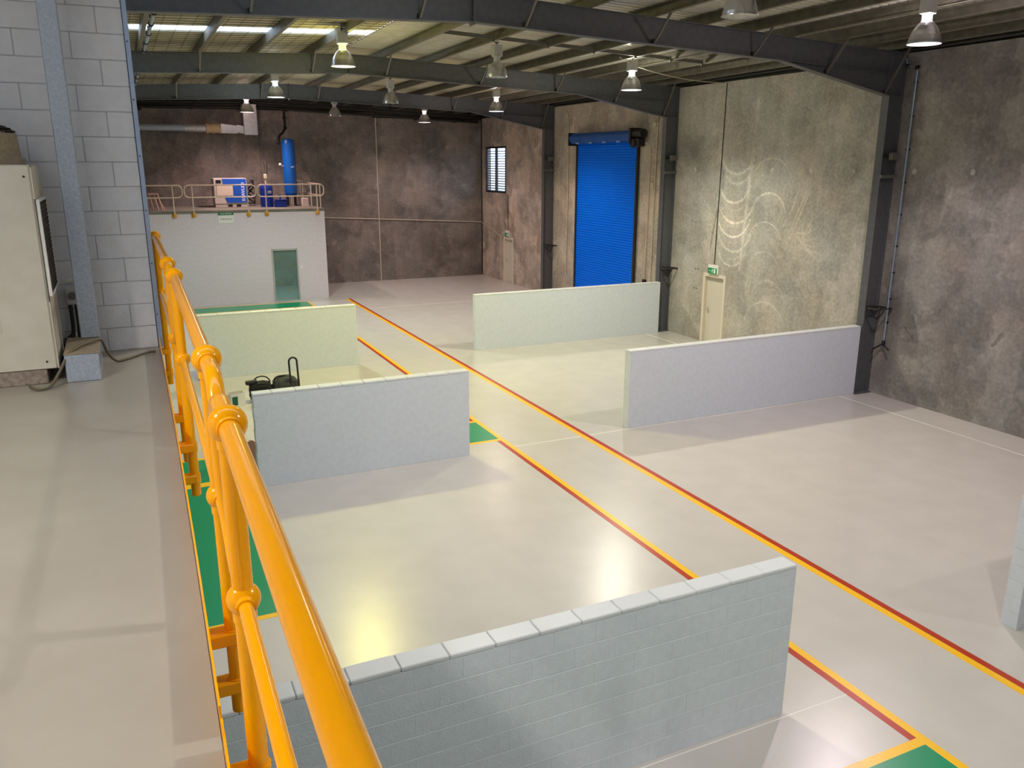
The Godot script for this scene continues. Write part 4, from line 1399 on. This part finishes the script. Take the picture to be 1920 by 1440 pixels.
# ------------------------------------------------------------------ far wall
func far_wall_fittings() -> void:
	# dark pipes along the top of the far wall
	var fp := thing("fire_pipe", "dark pipe along the top of the far wall", "pipe", Vector3.ZERO)
	var st := mb()
	tube(st, [Vector3(0.4, 7.40, FAR_Z + 0.25), Vector3(5.9, 7.50, FAR_Z + 0.25), Vector3(15.6, 7.12, FAR_Z + 0.25)], 0.06, 10)
	tube(st, [Vector3(0.4, 7.58, FAR_Z + 0.5), Vector3(5.9, 7.68, FAR_Z + 0.5), Vector3(15.6, 7.30, FAR_Z + 0.5)], 0.045, 10)
	obj("tube", st, M.rubber, fp)
	for k in 8:
		var x := 1.2 + k * 1.9
		st = mb()
		bx(st, Vector3(x, 7.36 + (0.1 if absf(x - 6) < 3 else 0.0) - maxf(0.0, x - 9) * 0.035, FAR_Z + 0.12), Vector3(0.14, 0.16, 0.24), 0.01)
		obj("clip", st, M.black, fp)
	# black air pipe down to the blue tank
	var ap := thing("air_pipe", "black pipe dropping from the roof to the tall blue tank", "pipe", Vector3.ZERO)
	st = mb()
	tube(st, [Vector3(6.75, 7.45, -36.9), Vector3(6.75, 6.7, -36.85), Vector3(6.55, 6.5, -36.3), Vector3(6.28, 6.35, -35.7), Vector3(6.2, 6.1, -35.55), Vector3(6.28, 6.0, -35.55)], 0.05, 10)
	obj("tube", st, M.rubber, ap)
	st = mb()
	for p in [Vector3(6.75, 7.1, -36.88), Vector3(6.75, 6.72, -36.85), Vector3(6.2, 6.08, -35.55)]:
		sphere(st, p, 0.085, 12)
	obj("coupling", st, M.black, ap)
	# white conduit across the far wall and down to the corner door
	st = mb()
	tube(st, [Vector3(7.42, 2.98, FAR_Z + 0.03), Vector3(15.84, 2.55, FAR_Z + 0.03), Vector3(15.87, 2.5, FAR_Z + 0.12), Vector3(15.87, 2.02, -34.95), Vector3(15.87, 0.1, -34.95)], 0.024, 8)
	tag(obj("conduit", st, M.conduit), "white conduit crossing the far wall down beside the corner door", "conduit")
	# tin duct
	var d := thing("tin_duct", "tin air duct with a square drop, high at the far left", "duct", Vector3(0, 6.6, -36.5))
	st = mb()
	tube(st, [Vector3(-1.5, 0.02, 0), Vector3(2.75, 0.02, 0)], 0.13, 20)
	obj("round_duct", st, M.galv, d)
	st = mb()
	tube(st, [Vector3(2.75, 0.02, 0), Vector3(3.55, 0.02, 0)], 0.145, 20)
	for k in 9: tube(st, [Vector3(2.8 + k * 0.085, 0.02, 0), Vector3(2.84 + k * 0.085, 0.02, 0)], 0.155, 20)
	obj("flexible_duct", st, M.duct, d)
	st = mb()
	tube(st, [Vector3(3.55, 0.02, 0), Vector3(4.12, 0.02, 0)], 0.18, 20)
	for k in 3: tube(st, [Vector3(3.57 + k * 0.24, 0.02, 0), Vector3(3.63 + k * 0.24, 0.02, 0)], 0.2, 20)
	obj("fan_casing", st, M.duct_tan, d)
	st = mb()
	for s in [[4.12, 0.18, 4.75, 0.15], [4.75, 0.15, 5.02, 0.15]]:
		var xa: float = s[0]
		var xb: float = s[2]
		var ra: float = s[1]
		var rb: float = s[3]
		flat_quad(st, Vector3(xa, 0.02 + ra, ra), Vector3(xb, -0.02 + rb, rb), Vector3(xb, -0.02 - rb, rb), Vector3(xa, 0.02 - ra, ra), Vector3(0, 0, 1))
		flat_quad(st, Vector3(xa, 0.02 + ra, -ra), Vector3(xb, -0.02 + rb, -rb), Vector3(xb, -0.02 - rb, -rb), Vector3(xa, 0.02 - ra, -ra), Vector3(0, 0, -1))
		flat_quad(st, Vector3(xa, 0.02 + ra, ra), Vector3(xb, -0.02 + rb, rb), Vector3(xb, -0.02 + rb, -rb), Vector3(xa, 0.02 + ra, -ra), Vector3(0, 1, 0))
		flat_quad(st, Vector3(xa, 0.02 - ra, ra), Vector3(xb, -0.02 - rb, rb), Vector3(xb, -0.02 - rb, -rb), Vector3(xa, 0.02 - ra, -ra), Vector3(0, -1, 0))
	obj("reducer", st, M.duct, d)
	st = mb()
	box2(st, Vector3(5.0, -0.22, -0.27), Vector3(5.54, 0.98, 0.27), 0.01)
	obj("square_drop", st, M.duct, d)

# ------------------------------------------------------------------ things on the white room roof
func room_top_equipment() -> void:
	var yb := 3.56
	var st := mb()
	# compressor
	var c := thing("air_compressor", "blue and pale grey air compressor behind the roof rail", "compressor", Vector3(4.15, yb, -35.6))
	st = mb()
	bx(st, Vector3(0, 0.63, 0), Vector3(1.26, 1.0, 0.8), 0.02)
	obj("cabinet", st, M.comp_grey, c)
	st = mb()
	bx(st, Vector3(0, 0.065, 0), Vector3(1.22, 0.13, 0.76), 0.01)
	obj("skid", st, M.comp_grey, c)
	st = mb()
	for x in [-0.05, 0.28]: bx(st, Vector3(x, 0.065, 0.37), Vector3(0.17, 0.08, 0.05))
	obj("fork_slot", st, M.black, c)
	st = mb()
	prism(st, [Vector2(-0.30, 1.11), Vector2(-0.24, 0.62), Vector2(-0.24, 0.40), Vector2(-0.16, 0.18), Vector2(0.61, 0.18), Vector2(0.61, 1.11)], 2, 0.40, 0.412)
	obj("blue_panel", st, M.comp_blue, c)
	st = mb()
	bx(st, Vector3(-0.22, 0.66, 0.412), Vector3(0.62, 0.42, 0.016), 0.004)
	obj("door_panel", st, M.comp_pale, c)
	st = mb()
	bx(st, Vector3(-0.44, 1.0, 0.405), Vector3(0.19, 0.13, 0.02), 0.004)
	obj("control_display", st, M.black, c)
	text(c, "lettering", "DSAVLED", 0.165, Vector3(0.475, 0.60, 0.414), plain(srgb(222, 224, 240), 0.5), Vector3(0, 0, PI / 2), 1.05)
	# dryer and hoses behind
	st = mb()
	for k in 5:
		var p := []
		for i in 10:
			var t := i / 9.0
			p.append(Vector3(0.75 + 0.25 * sin(t * 5.0 + k), 0.1 + 0.95 * t, -0.1 + 0.2 * cos(t * 4.0 + k * 1.7)))
		tube(st, p, 0.03, 8)
	obj("hose", st, M.black, c)
	var b := thing("blue_cylinder", "short blue air dryer cylinder between compressor and tall tank", "air dryer", Vector3(5.50, yb, -35.0))
	st = mb()
	lathe(st, [Vector2(0, 0), Vector2(0.25, 0), Vector2(0.25, 0.72), Vector2(0.22, 0.82), Vector2(0.13, 0.88), Vector2(0, 0.9)], Vector3.ZERO, 24)
	obj("body", st, M.blue_dark, b)
	st = mb()
	tube(st, [Vector3(0, 0.88, 0), Vector3(0, 1.12, 0)], 0.035, 10)
	bx(st, Vector3(0, 1.2, 0), Vector3(0.13, 0.18, 0.13), 0.02)
	obj("filter_head", st, M.conduit, b)
	st = mb()
	tube(st, [Vector3(0.03, 1.28, 0), Vector3(0.08, 1.5, -0.1), Vector3(0.05, 1.75, -0.2)], 0.05, 8)
	obj("hose", st, M.rubber, b)
	st = mb()
	bx(st, Vector3(0.08, 0.62, 0.245), Vector3(0.14, 0.02, 0.03))
	bx(st, Vector3(0.08, 0.56, 0.245), Vector3(0.16, 0.02, 0.03))
	obj("label_plate", st, M.white, b)
	# tall tank on legs
	var t := thing("air_tank", "tall upright blue air tank on black legs", "air tank", Vector3(6.58, yb, -35.55))
	st = mb()
	lathe(st, [Vector2(0, 0.36), Vector2(0.12, 0.37), Vector2(0.22, 0.42), Vector2(0.255, 0.52), Vector2(0.255, 2.50), Vector2(0.22, 2.62), Vector2(0.12, 2.68), Vector2(0, 2.69)], Vector3.ZERO, 32)
	obj("vessel", st, M.blue, t)
	for k in 4:
		st = mb()
		var a := PI / 4 + k * PI / 2
		bx(st, Vector3(cos(a) * 0.22, 0.25, sin(a) * 0.22), Vector3(0.07, 0.5, 0.012), 0.0, Basis(Vector3.UP, -a))
		bx(st, Vector3(cos(a) * 0.24, 0.006, sin(a) * 0.24), Vector3(0.12, 0.012, 0.12))
		obj("leg", st, M.black, t)
	st = mb()
	tube(st, [Vector3(-0.24, 1.6, 0.05), Vector3(-0.34, 1.62, 0.08)], 0.02, 8)
	sphere(st, Vector3(-0.38, 1.66, 0.1), 0.06, 12)
	obj("gauge", st, M.white, t)
	# printed mark: two crossing wings over a bar
	st = mb()
	for q in [[Vector2(-0.02, 1.50), Vector2(0.12, 1.60), Vector2(0.23, 1.68), Vector2(0.16, 1.58), Vector2(0.24, 1.52), Vector2(0.12, 1.54)], [Vector2(-0.01, 1.52), Vector2(0.05, 1.60), Vector2(0.12, 1.55), Vector2(0.05, 1.54)], [Vector2(0.06, 1.44), Vector2(0.24, 1.44), Vector2(0.24, 1.47), Vector2(0.06, 1.47)]]:
		# wrapped on the round of the tank
		var pk := PackedVector2Array(q)
		var id := Geometry2D.triangulate_polygon(pk)
		for i in range(0, id.size(), 3):
			var v := []
			for e in 3:
				var p: Vector2 = q[id[i + e]]
				var a := p.x / 0.257
				v.append(Vector3(sin(a) * 0.2575, p.y, cos(a) * 0.2575))
			tri(st, v[0], v[1], v[2], (v[0] * Vector3(1, 0, 1)).normalized())
	obj("printed_mark", st, plain(srgb(170, 190, 220), 0.5), t)
	# small things by the tank
	st = mb()
	bx(st, Vector3(0, 0.13, 0), Vector3(0.46, 0.26, 0.3), 0.02)
	bx(st, Vector3(0.05, 0.28, 0), Vector3(0.5, 0.04, 0.32), 0.01)
	tube(st, [Vector3(0.0, 0.28, 0), Vector3(0.0, 0.5, 0)], 0.04, 10)
	tag(obj("blue_tub", st, M.blue_dark, null, Vector3(5.98, yb, -34.7)), "low dark blue box on the floor before the tall tank", "box")
	st = mb()
	bx(st, Vector3(0, 0.17, 0), Vector3(0.24, 0.34, 0.24), 0.015)
	bx(st, Vector3(0, 0.06, 0.122), Vector3(0.24, 0.1, 0.008))
	tag(obj("small_carton", st, plain(srgb(214, 190, 186), 0.7), null, Vector3(6.98, yb, -34.8)), "small pale carton right of the tall tank", "carton")
	var ld := thing("cage_stand", "light wire stand near the right end of the room roof", "stand", Vector3(7.05, yb, -36.4))
	st = mb()
	for x in [-0.28, -0.05, 0.12]:
		for z in [-0.2, 0.2]: tube(st, [Vector3(x, 0, z), Vector3(x, 1.0, z)], 0.016, 6)
	for y in [0.4, 1.0]:
		for z in [-0.2, 0.2]: tube(st, [Vector3(-0.28, y, z), Vector3(0.12, y, z)], 0.016, 6)
	obj("frame", st, M.cream_rail, ld)
	var fd := thing("folded_trestle", "pinkish timber trestle leaning at the left end of the room roof", "trestle", Vector3(1.36, yb, -33.9))
	st = mb()
	for q in [[-0.26, -0.16, 0.0], [-0.10, 0.0, 0.0], [0.02, 0.14, 0.1], [-0.02, 0.22, -0.1]]:
		tube(st, [Vector3(q[1], 0, q[2] + 0.12), Vector3(q[0], 0.62, q[2])], 0.03, 6)
	bx(st, Vector3(-0.12, 0.60, 0.02), Vector3(0.36, 0.06, 0.24), 0.01)
	obj("frame", st, plain(srgb(196, 160, 146), 0.7), fd)

# ------------------------------------------------------------------ mezzanine equipment
func mezzanine_equipment() -> void:
	var st := mb()
	# galvanised post and its plinth
	var cp := thing("galvanised_post", "mottled galvanised square steel post before the block wall", "post", Vector3(-0.315, MEZ + 0.22, -7.44))
	st = mb()
	bx(st, Vector3(0, 2.2, 0), Vector3(0.134, 4.4, 0.12), 0.006)
	obj("shaft", st, M.galv, cp)
	var pl := thing("plinth_box", "low galvanised plinth with a dusty top under the steel post", "plinth", Vector3(-0.365, MEZ, -7.13))
	st = mb()
	bx(st, Vector3(0, 0.105, 0), Vector3(0.235, 0.21, 0.66), 0.006)
	obj("body", st, M.galv, pl)
	st = mb()
	bx(st, Vector3(0, 0.214, 0), Vector3(0.24, 0.008, 0.665), 0.002)
	obj("dusty_top", st, M.cowl, pl)
	# air conditioner cabinet
	var c := thing("air_conditioner", "large beige air conditioner cabinet at the left edge of the picture", "air conditioner", Vector3(-1.158, MEZ, -7.22))
	st = mb()
	bx(st, Vector3(0, 0.845, 0), Vector3(1.27, 1.47, 0.76), 0.012)
	obj("cabinet", st, M.beige, c)
	st = mb()      # front panel and its pressed rib
	bx(st, Vector3(-0.006, 0.845, 0.383), Vector3(1.25, 1.46, 0.01), 0.003)
	bx(st, Vector3(0.30, 0.85, 0.39), Vector3(0.012, 0.9, 0.006), 0.002)
	obj("front_panel", st, M.beige, c)
	st = mb()
	bx(st, Vector3(0.632, 0.36, 0.372), Vector3(0.008, 0.5, 0.03), 0.002)
	obj("corner_strip", st, M.door_frame, c)
	st = mb()
	bx(st, Vector3(0.632, 1.455, 0.372), Vector3(0.008, 0.22, 0.03), 0.002)
	obj("corner_strip", st, M.door_frame, c)
	st = mb()
	bx(st, Vector3(0.634, 0.845, 0.381), Vector3(0.005, 1.46, 0.006))
	obj("corner_seam", st, M.black, c)
	st = mb()
	for x in [-0.5, 0.27]:
		bx(st, Vector3(x, 0.055, 0.1), Vector3(0.56, 0.11, 0.56), 0.006)
	obj("foot_pad", st, M.concrete_pad, c)
	# side grille
	st = mb()
	for e in [[Vector3(0.645, 0.99, 0.365), Vector3(0.028, 0.68, 0.03)], [Vector3(0.645, 0.99, -0.33), Vector3(0.028, 0.68, 0.012)], [Vector3(0.645, 1.33, 0.015), Vector3(0.028, 0.02, 0.70)], [Vector3(0.645, 0.65, 0.015), Vector3(0.028, 0.012, 0.70)]]:
		bx(st, e[0], e[1], 0.004)
	obj("grille_frame", st, M.white, c)
	st = mb()
	bx(st, Vector3(0.642, 0.99, 0.015), Vector3(0.02, 0.66, 0.66))
	obj("grille_back", st, M.black, c)
	for k in 21:
		st = mb()
		bx(st, Vector3(0.6525, 0.675 + k * 0.0315, 0.015), Vector3(0.006, 0.02, 0.66), 0.0, Basis(Vector3(0, 0, 1), -0.12))
		obj("slat", st, M.grille, c)
	st = mb()
	for p in [Vector3(0.585, 1.5, 0.392), Vector3(0.56, 0.17, 0.392), Vector3(0.2, 0.17, 0.392)]:
		lathe(st, [Vector2(0.008, 0), Vector2(0.007, 0.004), Vector2(0, 0.005)], p, 8, Basis(Vector3(1, 0, 0), PI / 2))
	obj("screw", st, M.black, c)
	# fan cowl with a domed wire guard
	st = mb()
	lathe(st, [Vector2(0.50, 1.58), Vector2(0.50, 1.62), Vector2(0.475, 1.64), Vector2(0.465, 1.80), Vector2(0.45, 1.80), Vector2(0.45, 1.66)], Vector3(0.08, 0, -0.02), 48)
	obj("fan_cowl", st, M.cowl, c)
	st = mb()
	for k in 15:
		var r := 0.455 - k * 0.028
		var y := 1.80 + 0.09 * sqrt(maxf(0.0, 1.0 - pow(r / 0.46, 2)))
		var p := []
		for i in 41: p.append(Vector3(0.08 + cos(TAU * i / 40) * r, y, -0.02 + sin(TAU * i / 40) * r))
		tube(st, p, 0.006, 6, false)
	for k in 12:
		var a := TAU * k / 12
		var p := []
		for i in 7:
			var r := 0.46 - i * 0.07
			p.append(Vector3(0.08 + cos(a) * r, 1.80 + 0.09 * sqrt(maxf(0.0, 1.0 - pow(r / 0.462, 2))), -0.02 + sin(a) * r))
		tube(st, p, 0.005, 6, false)
	obj("fan_guard", st, M.grille, c)
	st = mb()
	lathe(st, [Vector2(0.0, 1.70), Vector2(0.45, 1.70)], Vector3(0.08, 0, -0.02), 24)
	obj("fan_well", st, M.black, c)
	# isolator switch with conduits
	var s := thing("isolator_switch", "grey isolator switch box on the wall behind the steel post", "switch", Vector3(-0.425, 4.215, -7.80))
	st = mb()
	bx(st, Vector3.ZERO, Vector3(0.105, 0.15, 0.09), 0.012)
	obj("box", st, M.driver, s)
	st = mb()
	lathe(st, [Vector2(0, 0), Vector2(0.035, 0), Vector2(0.032, 0.02), Vector2(0, 0.02)], Vector3(0, 0, 0.045), 20, Basis(Vector3(1, 0, 0), PI / 2))
	bx(st, Vector3(0.005, 0, 0.07), Vector3(0.075, 0.016, 0.016), 0.004, Basis(Vector3(0, 0, 1), 0.5))
	obj("knob", st, M.brace, s)
	st = mb()
	bx(st, Vector3(0.01, 0.125, -0.035), Vector3(0.085, 0.022, 0.006))
	obj("label_plate", st, M.white, s)
	st = mb()
	for dx in [-0.025, 0.02]:
		tube(st, [Vector3(dx, -0.07, 0), Vector3(dx, -0.25, 0.0), Vector3(dx - 0.005, -0.38, 0.05), Vector3(dx - 0.03, -0.46, 0.12), Vector3(dx - 0.12, -0.48, 0.16)], 0.016, 10)
	obj("flexible_conduit", st, M.rubber, s)
	st = mb()
	bx(st, Vector3(-0.515, 3.79, -7.62), Vector3(0.14, 0.18, 0.18), 0.03)
	tube(st, [Vector3(-0.52, 3.84, -7.60), Vector3(-0.46, 3.90, -7.63), Vector3(-0.42, 3.83, -7.66)], 0.025, 8)
	tag(obj("pipe_wrap", st, M.black), "black foam wrapped pipes on the floor behind the plinth", "pipe insulation")
	# hose on the floor
	st = mb()
	var pts := [Vector3(-0.72, 3.72, -6.72), Vector3(-0.66, 3.715, -6.62), Vector3(-0.585, 3.72, -6.66), Vector3(-0.52, 3.80, -6.76), Vector3(-0.46, 3.90, -6.83), Vector3(-0.39, 3.938, -6.95), Vector3(-0.31, 3.938, -7.10), Vector3(-0.235, 3.93, -7.20), Vector3(-0.20, 3.80, -7.30), Vector3(-0.14, 3.716, -7.36), Vector3(-0.057, 3.714, -7.42), Vector3(0.037, 3.714, -7.55), Vector3(0.11, 3.714, -7.62), Vector3(0.165, 3.714, -7.62)]
	var cv := Curve3D.new()
	for i in pts.size():
		var tang: Vector3 = (pts[mini(i + 1, pts.size() - 1)] - pts[maxi(i - 1, 0)]) / 6.0
		cv.add_point(pts[i], -tang, tang)
	tube(st, Array(cv.tessellate(3, 4)), 0.011, 8)
	tag(obj("hose", st, plain(srgb(104, 96, 76), 0.6)), "olive garden hose trailing over the plinth to the rail", "hose")

# ------------------------------------------------------------------ clutter on the hall floor
func soft(st: SurfaceTool, at: Vector3, size: Vector3, seed_: int, square := 0.55) -> void:
	# a stuffed bag: a rounded box with dents
	var n := noise(seed_, 3.0, 2)
	var rows := 14
	var cols := 28
	var pos := func(i: int, k: int) -> Vector3:
		var th := PI * i / rows
		var ph := TAU * k / cols
		var d := Vector3(sin(th) * cos(ph), cos(th), sin(th) * sin(ph))
		var e := Vector3(signf(d.x) * pow(absf(d.x), square), signf(d.y) * pow(absf(d.y), square), signf(d.z) * pow(absf(d.z), square))
		return at + e * size * 0.5 * (1.0 + 0.16 * n.get_noise_3dv(d * 1.2))
	for i in rows:
		for k in cols:
			var a: Vector3 = pos.call(i, k)
			var b: Vector3 = pos.call(i, (k + 1) % cols)
			var c: Vector3 = pos.call(i + 1, (k + 1) % cols)
			var d: Vector3 = pos.call(i + 1, k)
			if a.distance_to(c) > 1e-4: flat_quad(st, a, b, c, d, (a + c) / 2 - at)

func floor_clutter() -> void:
	var b := thing("tool_bag", "black tool bag with a loop handle behind the middle left partition", "bag", Vector3(2.52, 0, -18.9))
	var st := mb()
	soft(st, Vector3(0, 0.24, 0), Vector3(0.52, 0.42, 0.34), 5)
	obj("body", st, M.bag, b)
	st = mb()
	var p := []
	for i in 9:
		var a := PI * i / 8
		p.append(Vector3(0.03 - cos(a) * 0.19, 0.42 + sin(a) * 0.16, 0))
	tube(st, p, 0.016, 8)
	obj("handle", st, M.black, b)
	st = mb()
	bx(st, Vector3(-0.20, 0.47, 0.05), Vector3(0.26, 0.09, 0.12), 0.02, Basis(Vector3(0, 0, 1), 0.08))
	obj("tool", st, M.black, b)
	var g := thing("trolley_bag", "dark grey trolley bag with a tall pull handle, right of the tool bag", "bag", Vector3(3.08, 0, -18.9))
	st = mb()
	soft(st, Vector3(0, 0.27, 0), Vector3(0.6, 0.52, 0.42), 9, 0.7)
	obj("body", st, M.grey_bag, g)
	st = mb()
	p = [Vector3(0.10, 0.22, 0.19), Vector3(0.08, 0.88, 0.19)]
	for i in 9:
		var a := PI * i / 8
		p.append(Vector3(0.17 - cos(a) * 0.09, 0.90 + sin(a) * 0.09, 0.19))
	p.append_array([Vector3(0.26, 0.88, 0.19), Vector3(0.28, 0.26, 0.19)])
	tube(st, p, 0.022, 10)
	obj("pull_handle", st, M.rubber, g)
	st = mb()
	p = []
	for i in 9:
		var a := PI * i / 8
		p.append(Vector3(-0.08 - cos(a) * 0.17, 0.46 + sin(a) * 0.09, 0.02))
	tube(st, p, 0.018, 8)
	obj("carry_handle", st, M.black, g)
	for x in [0.28, -0.05]:
		st = mb()
		tube(st, [Vector3(x, 0.06, 0.20), Vector3(x, 0.06, 0.25)], 0.06, 14)
		obj("wheel", st, M.black, g)
	# open carton with a green panel
	var c := thing("carton", "open white carton with a green printed panel beyond the partition end", "carton", Vector3(1.94, 0, -18.75), 0.35)
	st = mb()
	for e in [[Vector3(0, 0.15, 0.13), Vector3(0.34, 0.3, 0.006)], [Vector3(0, 0.15, -0.13), Vector3(0.34, 0.3, 0.006)], [Vector3(0.17, 0.15, 0), Vector3(0.006, 0.3, 0.26)], [Vector3(-0.17, 0.15, 0), Vector3(0.006, 0.3, 0.26)], [Vector3(0, 0.004, 0), Vector3(0.34, 0.006, 0.26)]]:
		bx(st, e[0], e[1])
	obj("box", st, M.white, c)
	st = mb()
	bx(st, Vector3(-0.07, 0.36, 0.17), Vector3(0.3, 0.14, 0.006), 0.0, Basis(Vector3(1, 0, 0), 0.9))
	obj("flap", st, M.white, c)
	st = mb()
	bx(st, Vector3(-0.25, 0.32, 0), Vector3(0.16, 0.006, 0.24), 0.0, Basis(Vector3(0, 0, 1), -0.35))
	obj("flap", st, M.card, c)
	st = mb()
	bx(st, Vector3(-0.08, 0.14, 0.135), Vector3(0.13, 0.2, 0.004))
	obj("printed_panel", st, plain(srgb(28, 92, 60), 0.6), c)
	st = mb()
	soft(st, Vector3(0, 0.36, 0), Vector3(0.18, 0.7, 0.16), 13)
	tag(obj("paper_sack", st, plain(srgb(190, 140, 124), 0.8), null, Vector3(1.62, 0, -13.9)), "pinkish paper sack standing against the free end of the partition", "sack")
